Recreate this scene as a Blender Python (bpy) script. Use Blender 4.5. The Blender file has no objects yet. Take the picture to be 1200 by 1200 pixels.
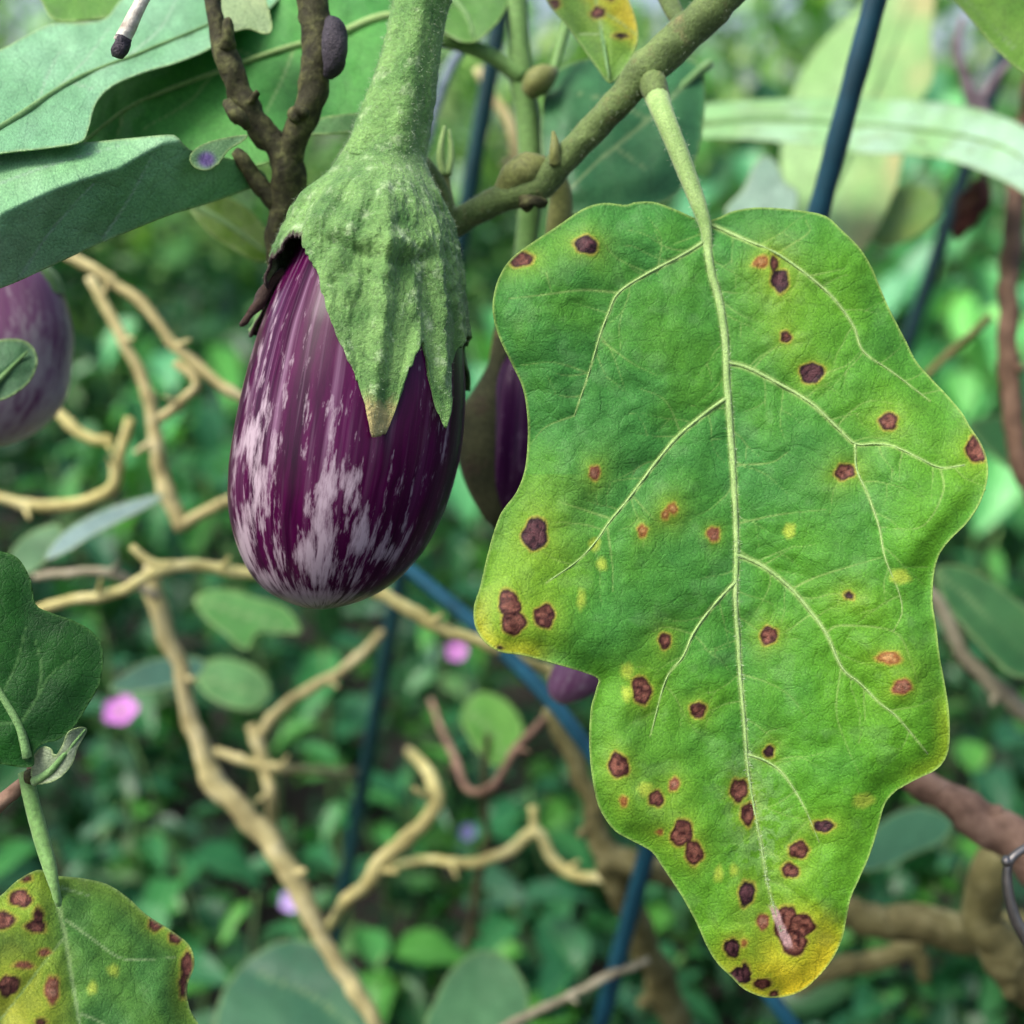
import bpy, math, random
import numpy as np
from mathutils import Vector, Matrix, kdtree

random.seed(7)
RNG = np.random.default_rng(7)
S = bpy.context.scene
COL = S.collection

# ------------------------------------------------------------------ camera
HALF = math.radians(22.5)
T = math.tan(HALF)
PITCH = math.radians(15)
CAM = Vector((0, 0, 0.75))
cd = bpy.data.cameras.new('camera')
cd.sensor_width = 36
cd.lens = 18 / T
cd.clip_start = 0.01
cd.clip_end = 500
cd.dof.use_dof = True
cd.dof.focus_distance = 0.352
cd.dof.aperture_fstop = 5.8
cam = bpy.data.objects.new('camera', cd)
COL.objects.link(cam)
cam.location = CAM
cam.rotation_euler = (math.pi / 2 - PITCH, 0, 0)
S.camera = cam
RT = Vector((1, 0, 0))
FW = Vector((0, math.cos(PITCH), -math.sin(PITCH)))
UP = Vector((0, math.sin(PITCH), math.cos(PITCH)))
nR, nF, nU, nC = (np.array(v) for v in (RT, FW, UP, CAM))

# ------------------------------------------------------------------ world, sun, exposure
w = bpy.data.worlds.new('World')
S.world = w
w.use_nodes = True
nt = w.node_tree
for n in list(nt.nodes):
    nt.nodes.remove(n)
sky = nt.nodes.new('ShaderNodeTexSky')
sky.sky_type = 'NISHITA'
sky.sun_disc = False
SUN_EL, SUN_AZ = math.radians(56), math.radians(238)   # azimuth clockwise from +Y
sky.sun_elevation = SUN_EL
sky.sun_rotation = SUN_AZ
sky.air_density = 1.0
sky.dust_density = 5.0
sky.ozone_density = 1.0
bg = nt.nodes.new('ShaderNodeBackground')
bg.inputs['Strength'].default_value = 0.105
wo = nt.nodes.new('ShaderNodeOutputWorld')
nt.links.new(sky.outputs[0], bg.inputs[0])
nt.links.new(bg.outputs[0], wo.inputs[0])
sl = bpy.data.lights.new('sun', 'SUN')
sl.energy = 1.5
sl.angle = math.radians(28)
sl.color = (1.0, 0.97, 0.92)
so = bpy.data.objects.new('sun', sl)
COL.objects.link(so)
sdir = Vector((math.sin(SUN_AZ) * math.cos(SUN_EL), math.cos(SUN_AZ) * math.cos(SUN_EL), math.sin(SUN_EL)))
so.rotation_euler = (-sdir).to_track_quat('-Z', 'Y').to_euler()
S.view_settings.view_transform = 'Standard'
S.view_settings.look = 'None'
S.view_settings.exposure = 1.34
S.view_settings.gamma = 1
S.view_settings.use_curve_mapping = False

# ------------------------------------------------------------------ placing: photograph sight line (1200 px) + distance -> world
def PW(x, y, d):
    x, y, d = np.asarray(x, float), np.asarray(y, float), np.asarray(d, float)
    u = (x - 600) / 600 * T * d
    v = (600 - y) / 600 * T * d
    return nC + d[..., None] * nF + u[..., None] * nR + v[..., None] * nU

def P(x, y, d):
    return Vector(PW(x, y, d))

def mpp(d):
    return T * d / 600

# ------------------------------------------------------------------ numpy noise
def _hash(ix, iy, seed):
    n = (ix.astype(np.int64) * 374761393 + iy.astype(np.int64) * 668265263 + seed * 1274126177) & 0x7fffffff
    n = ((n ^ (n >> 13)) * 1274126177) & 0x7fffffff
    n = (n ^ (n >> 16)) & 0xffff
    return n / 65535.0

def vnoise(x, y, seed=0):
    x, y = np.asarray(x, float), np.asarray(y, float)
    ix, iy = np.floor(x), np.floor(y)
    fx, fy = x - ix, y - iy
    fx, fy = fx * fx * (3 - 2 * fx), fy * fy * (3 - 2 * fy)
    a, b = _hash(ix, iy, seed), _hash(ix + 1, iy, seed)
    c, d = _hash(ix, iy + 1, seed), _hash(ix + 1, iy + 1, seed)
    return (a * (1 - fx) + b * fx) * (1 - fy) + (c * (1 - fx) + d * fx) * fy

def fbm(x, y, seed=0, octv=4):
    s, a, tot = 0, 0.5, 0
    for k in range(octv):
        s = s + a * vnoise(x * 2 ** k, y * 2 ** k, seed + k * 17)
        tot += a
        a *= 0.5
    return s / tot

def smooth(e0, e1, v):
    t = np.clip((v - e0) / (e1 - e0), 0, 1)
    return t * t * (3 - 2 * t)

def mixc(a, b, f):
    return a * (1 - f[:, None]) + np.asarray(b)[None, :] * f[:, None]

# ------------------------------------------------------------------ objects
def link(name, me, mat, parent=None):
    o = bpy.data.objects.new(name, me)
    COL.objects.link(o)
    if mat is not None and len(me.materials) == 0:
        me.materials.append(mat)
    if parent is not None:
        o.parent = parent
    return o

def empty(name, loc):
    o = bpy.data.objects.new(name, None)
    o.empty_display_size = 0.01
    COL.objects.link(o)
    o.location = loc
    return o

def tag(o, label=None, cat=None, group=None, kind=None):
    if label: o['label'] = label
    if cat: o['category'] = cat
    if group: o['group'] = group
    if kind: o['kind'] = kind
    return o

def mesh_np(name, verts, faces, origin=(0, 0, 0), col=None, uv=None, flat=False, attrs=None):
    me = bpy.data.meshes.new(name)
    v = np.asarray(verts, float) - np.asarray(origin)
    f = np.asarray(faces, np.int32)
    me.vertices.add(len(v))
    me.vertices.foreach_set('co', v.astype(np.float32).ravel())
    k = f.shape[1]
    me.loops.add(f.size)
    me.loops.foreach_set('vertex_index', f.ravel())
    me.polygons.add(len(f))
    me.polygons.foreach_set('loop_start', np.arange(0, f.size, k, dtype=np.int32))
    me.polygons.foreach_set('loop_total', np.full(len(f), k, np.int32))
    if not flat:
        me.polygons.foreach_set('use_smooth', np.ones(len(f), bool))
    if col is not None:
        a = me.color_attributes.new('Col', 'FLOAT_COLOR', 'POINT')
        c = np.ones((len(v), 4), np.float32)
        c[:, :3] = col
        a.data.foreach_set('color', c.ravel())
    if uv is not None:
        l = me.uv_layers.new(name='UVMap')
        l.data.foreach_set('uv', np.asarray(uv, np.float32)[f.ravel()].ravel())
    for an, av in (attrs or {}).items():
        a = me.attributes.new(an, 'FLOAT', 'POINT')
        a.data.foreach_set('value', np.asarray(av, np.float32))
    me.update(calc_edges=True)
    me.validate()
    return me

# ------------------------------------------------------------------ materials
def newmat(name):
    m = bpy.data.materials.new(name)
    m.use_nodes = True
    t = m.node_tree
    p = t.nodes['Principled BSDF']
    return m, t, p, t.links, t.nodes['Material Output']

def node(t, typ, **kw):
    n = t.nodes.new(typ)
    for k, v in kw.items():
        if k in n.inputs:
            n.inputs[k].default_value = v
        else:
            setattr(n, k, v)
    return n

def mixrgb(t, typ, fac, a, b):
    n = t.nodes.new('ShaderNodeMix')
    n.data_type = 'RGBA'
    n.blend_type = typ
    for sock, v in ((0, fac), (6, a), (7, b)):
        if hasattr(v, 'is_linked'):
            t.links.new(v, n.inputs[sock])
        elif sock == 0:
            n.inputs[0].default_value = v
        else:
            n.inputs[sock].default_value = (*v, 1)
    return n.outputs[2]

def ramp(t, fac, stops, interp='LINEAR'):
    n = t.nodes.new('ShaderNodeValToRGB')
    n.color_ramp.interpolation = interp
    el = n.color_ramp.elements
    while len(el) < len(stops):
        el.new(0.5)
    for e, (p, c) in zip(el, stops):
        e.position = p
        e.color = (*c, 1) if len(c) == 3 else c
    t.links.new(fac, n.inputs[0])
    return n.outputs[0]

def math_n(t, op, a, b=None, c=None):
    n = t.nodes.new('ShaderNodeMath')
    n.operation = op
    for i, v in enumerate((a, b, c)):
        if v is None: continue
        if hasattr(v, 'is_linked'): t.links.new(v, n.inputs[i])
        else: n.inputs[i].default_value = v
    return n.outputs[0]

def translucent_mix(t, p, out, colsock, amount):
    tr = t.nodes.new('ShaderNodeBsdfTranslucent')
    br = mixrgb(t, 'MULTIPLY', 1.0, colsock, (1.5, 1.6, 0.7))
    t.links.new(br, tr.inputs['Color'])
    mx = t.nodes.new('ShaderNodeMixShader')
    mx.inputs[0].default_value = amount
    t.links.new(p.outputs[0], mx.inputs[1])
    t.links.new(tr.outputs[0], mx.inputs[2])
    t.links.new(mx.outputs[0], out.inputs[0])

def mat_leaf_detail(name, transl=0.18, rough=0.52, bump=0.35, spec=0.35, sheen=0.0):
    """leaf blade: colour from the mesh (spots, yellowing), grain of hairs and small net veins by texture"""
    m, t, p, L, out = newmat(name)
    at = node(t, 'ShaderNodeVertexColor', layer_name='Col')
    tc = node(t, 'ShaderNodeUVMap')
    n1 = node(t, 'ShaderNodeTexNoise', Scale=150.0, Detail=4.0, Roughness=0.7)
    L.new(tc.outputs[0], n1.inputs['Vector'])
    n2 = node(t, 'ShaderNodeTexNoise', Scale=26.0, Detail=3.0)
    L.new(tc.outputs[0], n2.inputs['Vector'])
    mxv = node(t, 'ShaderNodeVectorMath', operation='MULTIPLY_ADD')
    mxv.inputs[1].default_value = (0.03, 0.03, 0)
    L.new(n2.outputs['Color'], mxv.inputs[0]); L.new(tc.outputs[0], mxv.inputs[2])
    vo = node(t, 'ShaderNodeTexVoronoi', feature='DISTANCE_TO_EDGE', Scale=30.0)
    L.new(mxv.outputs[0], vo.inputs['Vector'])
    vo2 = node(t, 'ShaderNodeTexVoronoi', feature='DISTANCE_TO_EDGE', Scale=85.0)
    L.new(mxv.outputs[0], vo2.inputs['Vector'])
    r1 = ramp(t, vo.outputs['Distance'], [(0.0, (0, 0, 0)), (0.09, (1, 1, 1))])
    r2 = ramp(t, vo2.outputs['Distance'], [(0.0, (0.3, 0.3, 0.3)), (0.16, (1, 1, 1))])
    vo3 = node(t, 'ShaderNodeTexVoronoi', feature='DISTANCE_TO_EDGE', Scale=9.0)
    L.new(mxv.outputs[0], vo3.inputs['Vector'])
    r3 = ramp(t, vo3.outputs['Distance'], [(0.0, (0, 0, 0)), (0.035, (1, 1, 1))])
    grain = ramp(t, n1.outputs['Fac'], [(0.3, (0.62, 0.66, 0.64)), (0.72, (1.46, 1.34, 1.4))])
    c = mixrgb(t, 'MULTIPLY', 1.0, at.outputs['Color'], grain)
    net = mixrgb(t, 'MIX', 1.0, (0.9, 0.93, 0.9), r1)
    net2 = math_n(t, 'MULTIPLY_ADD', r1, 0.07, 0.945)
    c = mixrgb(t, 'MULTIPLY', 1.0, c, net2)
    c = mixrgb(t, 'MULTIPLY', 1.0, c, math_n(t, 'MULTIPLY_ADD', r3, 0.13, 0.89))
    L.new(c, p.inputs['Base Color'])
    h = math_n(t, 'MULTIPLY', n1.outputs['Fac'], 1.0)
    h = math_n(t, 'MULTIPLY_ADD', r1, 0.32, h)
    h = math_n(t, 'MULTIPLY_ADD', r3, 0.35, h)
    h = math_n(t, 'MULTIPLY_ADD', r2, 0.25, h)
    b = node(t, 'ShaderNodeBump', Strength=bump, Distance=0.00055)
    L.new(h, b.inputs['Height'])
    L.new(b.outputs[0], p.inputs['Normal'])
    p.inputs['Roughness'].default_value = rough
    p.inputs['Specular IOR Level'].default_value = spec
    p.inputs['Sheen Weight'].default_value = sheen
    p.inputs['Sheen Roughness'].default_value = 0.4
    translucent_mix(t, p, out, c, transl)
    return m

def mat_fuzzy(name, c0, c1, scale=900, bump=0.5, rough=0.7, sheen=0.25, c2=None):
    """hairy green skin of stalks, calyx and veins"""
    m, t, p, L, out = newmat(name)
    tc = node(t, 'ShaderNodeTexCoord')
    n1 = node(t, 'ShaderNodeTexNoise', Scale=scale, Detail=3.0, Roughness=0.7)
    n2 = node(t, 'ShaderNodeTexNoise', Scale=scale * 0.1, Detail=4.0)
    L.new(tc.outputs['Object'], n1.inputs['Vector']); L.new(tc.outputs['Object'], n2.inputs['Vector'])
    st = [(0.3, c0), (0.7, c1)]
    c = ramp(t, n2.outputs['Fac'], st)
    if c2 is not None:
        n3 = node(t, 'ShaderNodeTexNoise', Scale=scale * 0.17, Detail=5.0, Roughness=0.65)
        L.new(tc.outputs['Object'], n3.inputs['Vector'])
        f = ramp(t, n3.outputs['Fac'], [(0.56, (0, 0, 0)), (0.72, (1, 1, 1))])
        c = mixrgb(t, 'MIX', f, c, c2)
    g = ramp(t, n1.outputs['Fac'], [(0.25, (0.6, 0.6, 0.6)), (0.75, (1.4, 1.4, 1.4))])
    c = mixrgb(t, 'MULTIPLY', 1.0, c, g)
    L.new(c, p.inputs['Base Color'])
    b = node(t, 'ShaderNodeBump', Strength=bump, Distance=0.001)
    h = math_n(t, 'MULTIPLY_ADD', n2.outputs['Fac'], 1.2, n1.outputs['Fac'])
    L.new(h, b.inputs['Height']); L.new(b.outputs[0], p.inputs['Normal'])
    p.inputs['Roughness'].default_value = rough
    p.inputs['Sheen Weight'].default_value = sheen
    p.inputs['Sheen Roughness'].default_value = 0.5
    p.inputs['Specular IOR Level'].default_value = 0.3
    return m

def mat_bark(name, c0, c1, c2, scale=120, rough=0.75):
    m, t, p, L, out = newmat(name)
    tc = node(t, 'ShaderNodeTexCoord')
    n1 = node(t, 'ShaderNodeTexNoise', Scale=scale, Detail=6.0, Roughness=0.65)
    n2 = node(t, 'ShaderNodeTexNoise', Scale=scale * 0.25, Detail=3.0)
    L.new(tc.outputs['Object'], n1.inputs['Vector']); L.new(tc.outputs['Object'], n2.inputs['Vector'])
    c = ramp(t, n1.outputs['Fac'], [(0.25, c0), (0.5, c1), (0.78, c2)])
    g = ramp(t, n2.outputs['Fac'], [(0.3, (0.65, 0.62, 0.6)), (0.7, (1.25, 1.25, 1.2))])
    c = mixrgb(t, 'MULTIPLY', 1.0, c, g)
    L.new(c, p.inputs['Base Color'])
    b = node(t, 'ShaderNodeBump', Strength=0.6, Distance=0.002)
    L.new(n1.outputs['Fac'], b.inputs['Height']); L.new(b.outputs[0], p.inputs['Normal'])
    p.inputs['Roughness'].default_value = rough
    p.inputs['Specular IOR Level'].default_value = 0.25
    return m

def mat_simple(name, c, rough=0.5, metal=0.0, var=0.25, scale=150):
    m, t, p, L, out = newmat(name)
    tc = node(t, 'ShaderNodeTexCoord')
    n1 = node(t, 'ShaderNodeTexNoise', Scale=scale, Detail=4.0)
    L.new(tc.outputs['Object'], n1.inputs['Vector'])
    lo, hi = tuple(x * (1 - var) for x in c), tuple(x * (1 + var) for x in c)
    L.new(ramp(t, n1.outputs['Fac'], [(0.3, lo), (0.7, hi)]), p.inputs['Base Color'])
    p.inputs['Roughness'].default_value = rough
    p.inputs['Metallic'].default_value = metal
    return m

def mat_weed(name, random_tint=True, gain=1.0):
    """small background leaves; UV x across, y along; tint per object or per vertex"""
    m, t, p, L, out = newmat(name)
    if random_tint:
        oi = node(t, 'ShaderNodeObjectInfo')
        c = ramp(t, oi.outputs['Random'], [(q_, tuple(v_ * gain + (gain - 1) * 0.03 for v_ in c_)) for q_, c_ in
                                           [(0.0, (0.018, 0.10, 0.042)), (0.35, (0.022, 0.14, 0.045)), (0.65, (0.035, 0.18, 0.04)), (0.85, (0.07, 0.26, 0.035)), (1.0, (0.04, 0.16, 0.075))]])
    else:
        at = node(t, 'ShaderNodeVertexColor', layer_name='Col')
        c = at.outputs['Color']
    uv = node(t, 'ShaderNodeUVMap')
    sp = node(t, 'ShaderNodeSeparateXYZ')
    L.new(uv.outputs[0], sp.inputs[0])
    ax = math_n(t, 'ABSOLUTE', math_n(t, 'SUBTRACT', sp.outputs[0], 0.5))
    mid = ramp(t, ax, [(0.0, (1, 1, 1)), (0.035, (0, 0, 0))])
    ph = math_n(t, 'FRACT', math_n(t, 'MULTIPLY', math_n(t, 'SUBTRACT', sp.outputs[1], math_n(t, 'MULTIPLY', ax, 0.6)), 6.0))
    lat = ramp(t, ph, [(0.0, (0.7, 0.7, 0.7)), (0.07, (0, 0, 0)), (0.95, (0, 0, 0)), (1.0, (0.7, 0.7, 0.7))])
    vein = math_n(t, 'MAXIMUM', mid, lat)
    vein = math_n(t, 'MULTIPLY', vein, 0.45)
    c = mixrgb(t, 'MIX', vein, c, (0.16, 0.28, 0.12))
    L.new(c, p.inputs['Base Color'])
    p.inputs['Roughness'].default_value = 0.36
    p.inputs['Specular IOR Level'].default_value = 0.3
    translucent_mix(t, p, out, c, 0.2)
    return m

M_LEAF = mat_leaf_detail('spotted_leaf_blade', 0.14, 0.52, 0.42, 0.18)
M_LEAF2 = mat_leaf_detail('eggplant_leaf_blade', 0.16, 0.5, 0.4, 0.2)
M_LEAFPALE = mat_leaf_detail('sheen_leaf_blade', 0.16, 0.42, 0.4, 0.5)
M_LEAFBG = mat_leaf_detail('far_leaf_blade', 0.28, 0.45, 0.2, 0.35)
M_VEIN = mat_fuzzy('pale_vein', (0.20, 0.34, 0.09), (0.30, 0.44, 0.15), 1500, 0.4, 0.6, 0.2)
M_VEIN_D = mat_fuzzy('vein_green', (0.10, 0.22, 0.06), (0.16, 0.30, 0.10), 1500, 0.4, 0.6, 0.1)
M_CALYX = mat_fuzzy('calyx_skin', (0.040, 0.13, 0.02), (0.17, 0.33, 0.085), 1000, 0.8, 0.6, 0.15, (0.33, 0.46, 0.23))
M_STALK = mat_fuzzy('stalk_skin', (0.055, 0.165, 0.028), (0.17, 0.33, 0.085), 1000, 0.7, 0.65, 0.15, (0.30, 0.43, 0.2))
M_DRYTIP = mat_fuzzy('dry_calyx_tip', (0.20, 0.17, 0.06), (0.36, 0.32, 0.14), 1200, 0.7, 0.8, 0.1)
M_DRYBROWN = mat_fuzzy('dry_brown_rim', (0.018, 0.01, 0.008), (0.06, 0.03, 0.02), 900, 0.7, 0.8, 0.1)
M_HAIR = mat_simple('pale_hair', (0.42, 0.52, 0.34), 0.6, 0, 0.1)
M_BRANCH = mat_fuzzy('olive_branch', (0.065, 0.105, 0.025), (0.145, 0.215, 0.058), 900, 0.6, 0.65, 0.1, (0.16, 0.15, 0.055))
M_BUD = mat_fuzzy('yellow_node', (0.12, 0.145, 0.035), (0.22, 0.23, 0.07), 700, 0.4, 0.6, 0.1)
M_GSTEM = mat_fuzzy('green_stem', (0.10, 0.22, 0.05), (0.17, 0.32, 0.09), 700, 0.3, 0.55, 0.2)
M_TWIG = mat_bark('dark_twig', (0.012, 0.010, 0.006), (0.045, 0.046, 0.018), (0.14, 0.15, 0.055), 300)
M_TAN = mat_bark('tan_branch', (0.22, 0.19, 0.08), (0.47, 0.42, 0.20), (0.62, 0.58, 0.36), 70)
M_YEL = mat_bark('yellow_branch', (0.26, 0.23, 0.07), (0.50, 0.46, 0.19), (0.66, 0.63, 0.34), 70)
M_PINKB = mat_bark('pinkish_branch', (0.10, 0.06, 0.04), (0.25, 0.155, 0.11), (0.36, 0.25, 0.18), 130)
M_BROWN = mat_bark('brown_stem', (0.05, 0.03, 0.022), (0.13, 0.078, 0.05), (0.22, 0.14, 0.1), 100)
M_GREY = mat_bark('grey_branch', (0.14, 0.12, 0.08), (0.27, 0.25, 0.17), (0.38, 0.36, 0.27), 90)
M_OLIVE = mat_bark('olive_trunk', (0.06, 0.06, 0.022), (0.17, 0.155, 0.06), (0.32, 0.30, 0.15), 80)
M_STAKE = mat_simple('teal_plastic', (0.006, 0.048, 0.075), 0.35, 0, 0.3, 60)
M_STAKE_D = mat_simple('dark_teal_plastic', (0.005, 0.038, 0.045), 0.4, 0, 0.3, 60)
M_CORD = mat_simple('blue_cord', (0.01, 0.10, 0.16), 0.5, 0, 0.3, 80)
M_METAL = mat_simple('grey_wire', (0.20, 0.19, 0.18), 0.35, 0.8, 0.25, 200)
M_PINK = mat_simple('pink_petal', (0.38, 0.13, 0.40), 0.6, 0, 0.15, 200)
M_LILAC = mat_simple('lilac_petal', (0.42, 0.30, 0.62), 0.6, 0, 0.15, 200)
M_PURPLEBLACK = mat_fuzzy('purple_black', (0.010, 0.008, 0.012), (0.05, 0.042, 0.055), 900, 1.0, 0.6, 0.0)
M_DRYFLOWER = mat_bark('dry_flower', (0.03, 0.012, 0.012), (0.10, 0.03, 0.025), (0.2, 0.08, 0.06), 200)
M_WHITEDRY = mat_bark('bleached_stalk', (0.30, 0.25, 0.2), (0.55, 0.52, 0.45), (0.7, 0.68, 0.62), 300)
M_WEED = mat_weed('weed_leaf', True)
M_UNDER = mat_weed('undergrowth_leaf', False)
M_WEED_SKYLIT = mat_weed('skylit_bush_leaf', True, 2.3)  # weed leaf with open-sky brightness put into its colour

# ground
m, t, p, L, out = newmat('dark_soil')
tc = node(t, 'ShaderNodeTexCoord')
n1 = node(t, 'ShaderNodeTexNoise', Scale=14.0, Detail=8.0, Roughness=0.7)
L.new(tc.outputs['Object'], n1.inputs['Vector'])
L.new(ramp(t, n1.outputs['Fac'], [(0.3, (0.006, 0.005, 0.003)), (0.55, (0.014, 0.011, 0.007)), (0.75, (0.03, 0.028, 0.014))]), p.inputs['Base Color'])
b = node(t, 'ShaderNodeBump', Strength=0.8, Distance=0.03)
L.new(n1.outputs['Fac'], b.inputs['Height']); L.new(b.outputs[0], p.inputs['Normal'])
p.inputs['Roughness'].default_value = 0.95
M_SOIL = m

# striped eggplant skin
def mat_skin(name, dark, mid, white, mottled=1.0):
    m, t, p, L, out = newmat(name)
    uv = node(t, 'ShaderNodeUVMap')
    mp = node(t, 'ShaderNodeMapping'); mp.inputs['Scale'].default_value = (46, 2.2, 1)
    L.new(uv.outputs[0], mp.inputs[0])
    wv = node(t, 'ShaderNodeTexNoise', Scale=6.0, Detail=2.0)
    L.new(uv.outputs[0], wv.inputs['Vector'])
    ad = node(t, 'ShaderNodeVectorMath', operation='MULTIPLY_ADD')
    ad.inputs[1].default_value = (1.6, 0.5, 0)
    L.new(wv.outputs['Color'], ad.inputs[0]); L.new(mp.outputs[0], ad.inputs[2])
    s1 = node(t, 'ShaderNodeTexNoise', Scale=1.0, Detail=5.0, Roughness=0.62)
    L.new(ad.outputs[0], s1.inputs['Vector'])
    mp2 = node(t, 'ShaderNodeMapping'); mp2.inputs['Scale'].default_value = (95, 15, 1)
    L.new(uv.outputs[0], mp2.inputs[0])
    s2 = node(t, 'ShaderNodeTexNoise', Scale=1.0, Detail=5.0, Roughness=0.68)
    L.new(mp2.outputs[0], s2.inputs['Vector'])
    wh = node(t, 'ShaderNodeAttribute', attribute_name='white')
    # fine streaks everywhere, mottled patches where 'white' is high
    v = math_n(t, 'MULTIPLY_ADD', s2.outputs['Fac'], 0.85, math_n(t, 'MULTIPLY', s1.outputs['Fac'], 0.45))
    v = math_n(t, 'MULTIPLY_ADD', wh.outputs['Fac'], 0.36, v)
    f = ramp(t, v, [(0.755, (0, 0, 0)), (0.83, (0.5, 0.5, 0.5)), (0.95, (1, 1, 1))])
    mp3 = node(t, 'ShaderNodeMapping'); mp3.inputs['Scale'].default_value = (64, 1.3, 1)
    L.new(uv.outputs[0], mp3.inputs[0])
    s3 = node(t, 'ShaderNodeTexNoise', Scale=1.0, Detail=3.0, Roughness=0.6)
    L.new(mp3.outputs[0], s3.inputs['Vector'])
    st = node(t, 'ShaderNodeAttribute', attribute_name='streak')
    fs = ramp(t, s3.outputs['Fac'], [(0.50, (0, 0, 0)), (0.72, (1, 1, 1))])
    fs = math_n(t, 'MULTIPLY', fs, st.outputs['Fac'])
    base = ramp(t, s1.outputs['Fac'], [(0.3, dark), (0.7, mid)])
    c = mixrgb(t, 'MIX', fs, base, tuple(0.42 * a + 0.58 * b for a, b in zip(white, (0.12, 0.008, 0.10))))
    c = mixrgb(t, 'MIX', f, c, white)
    L.new(c, p.inputs['Base Color'])
    p.inputs['Roughness'].default_value = 0.3
    p.inputs['Specular IOR Level'].default_value = 0.13
    p.inputs['Coat Weight'].default_value = 0.07
    p.inputs['Coat Roughness'].default_value = 0.16
    b = node(t, 'ShaderNodeBump', Strength=0.08, Distance=0.001)
    L.new(s2.outputs['Fac'], b.inputs['Height']); L.new(b.outputs[0], p.inputs['Normal'])
    return m

M_SKIN = mat_skin('striped_skin', (0.012, 0.0005, 0.010), (0.074, 0.0016, 0.048), (0.37, 0.29, 0.34))
M_SKIN_PALE = mat_skin('pale_striped_skin', (0.15, 0.05, 0.13), (0.26, 0.13, 0.24), (0.40, 0.33, 0.38))
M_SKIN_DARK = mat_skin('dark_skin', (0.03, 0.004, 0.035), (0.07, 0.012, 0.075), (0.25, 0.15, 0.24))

# ------------------------------------------------------------------ curves in numpy
def catmull(pts, n, closed=False):
    p = np.asarray(pts, float)
    if closed:
        q = np.vstack([p[-1:], p, p[:2]])
        segs = len(p)
    else:
        q = np.vstack([2 * p[:1] - p[1:2], p, 2 * p[-1:] - p[-2:-1]])
        segs = len(p) - 1
    out = []
    for i in range(segs):
        a, b, c, d = q[i], q[i + 1], q[i + 2], q[i + 3]
        k = n if not callable(n) else n(b, c)
        tt = np.linspace(0, 1, k, endpoint=False)[:, None]
        out.append(0.5 * (2 * b + (c - a) * tt + (2 * a - 5 * b + 4 * c - d) * tt ** 2 + (3 * b - a - 3 * c + d) * tt ** 3))
    if not closed:
        out.append(p[-1:])
    return np.vstack(out)

def tube_geo(c, r, ns=10, lump=0.0, seed=0, capend=True):
    """c Nx3 world points, r N radii -> verts, quads"""
    c = np.asarray(c, float); r = np.asarray(r, float)
    tan = np.gradient(c, axis=0)
    tan /= np.linalg.norm(tan, axis=1)[:, None] + 1e-12
    nrm = np.cross(tan[0], (0.3, 0.9, 0.2)); nrm /= np.linalg.norm(nrm)
    if capend:
        c = np.vstack([c[0] - tan[0] * r[0] * .25, c, c[-1] + tan[-1] * r[-1] * .25])
        r = np.concatenate([[r[0] * 0.02], r, [r[-1] * 0.02]])
        tan = np.vstack([tan[:1], tan, tan[-1:]])
    ang = np.linspace(0, 2 * np.pi, ns, endpoint=False)
    V, NN = [], []
    for i in range(len(c)):
        nrm = nrm - tan[i] * np.dot(nrm, tan[i]); nrm /= np.linalg.norm(nrm) + 1e-12
        bi = np.cross(tan[i], nrm)
        dirs = np.cos(ang)[:, None] * nrm + np.sin(ang)[:, None] * bi
        rr = r[i] * (1 + lump * (vnoise(np.cos(ang) * 1.5 + i * 0.35, np.sin(ang) * 1.5 + seed, seed) - 0.5) * 2)
        V.append(c[i] + dirs * rr[:, None]); NN.append(dirs)
    V = np.vstack(V); N = np.vstack(NN)
    n = len(c)
    i, j = np.meshgrid(np.arange(n - 1), np.arange(ns), indexing='ij')
    a = i * ns + j; b_ = i * ns + (j + 1) % ns
    F = np.stack([a, b_, b_ + ns, a + ns], -1).reshape(-1, 4)
    return V, F, N

def px_tube(pts, step=10, ns=10, lump=0.0, seed=0):
    """pts (x, y, d, r) with x, y, r in photograph pixels at distance d"""
    q = catmull(pts, lambda a, b: max(2, int(np.hypot(*(b - a)[:2]) / step)))
    return tube_geo(PW(q[:, 0], q[:, 1], q[:, 2]), q[:, 3] * mpp(q[:, 2]), ns, lump, seed)

def tube_obj(name, pts, mat, parent=None, origin=None, step=10, ns=10, lump=0.0, seed=0):
    V, F, N = px_tube(pts, step, ns, lump, seed)
    org = np.array(origin) if origin is not None else (np.array(parent.location) if parent is not None else V.mean(0))
    o = link(name, mesh_np(name, V, F, org), mat, parent)
    if parent is None:
        o.location = org
    return o

def hair_mesh(name, V, N, n, length, width, origin, rng, droop=0.0):
    """n thin tapering hairs rooted on the surface points V with normals N"""
    k = rng.integers(0, len(V), n)
    b = V[k] + rng.normal(0, 0.0003, (n, 3))
    d = N[k] + rng.normal(0, 0.45, (n, 3)); d /= np.linalg.norm(d, axis=1)[:, None]
    l = length * rng.uniform(0.5, 1.3, n)[:, None]
    s = np.cross(d, rng.normal(0, 1, (n, 3))); s /= np.linalg.norm(s, axis=1)[:, None]
    A = b - s * width / 2; B = b + s * width / 2; Cc = b + d * l
    vv = np.stack([A, B, Cc], 1).reshape(-1, 3)
    return mesh_np(name, vv, np.arange(3 * n).reshape(-1, 3), origin)

# ------------------------------------------------------------------ leaf blades from an outline
def inside(poly, X, ys):
    """scanline parity test; X grid columns, ys rows"""
    out = np.zeros((len(ys), len(X)), bool)
    x0, y0 = poly[:, 0], poly[:, 1]
    x1, y1 = np.roll(x0, -1), np.roll(y0, -1)
    for i, y in enumerate(ys):
        mk = (y0 <= y) != (y1 <= y)
        xs = np.sort(x0[mk] + (y - y0[mk]) / (y1[mk] - y0[mk]) * (x1[mk] - x0[mk]))
        out[i] = np.searchsorted(xs, X) % 2 == 1
    return out

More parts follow.
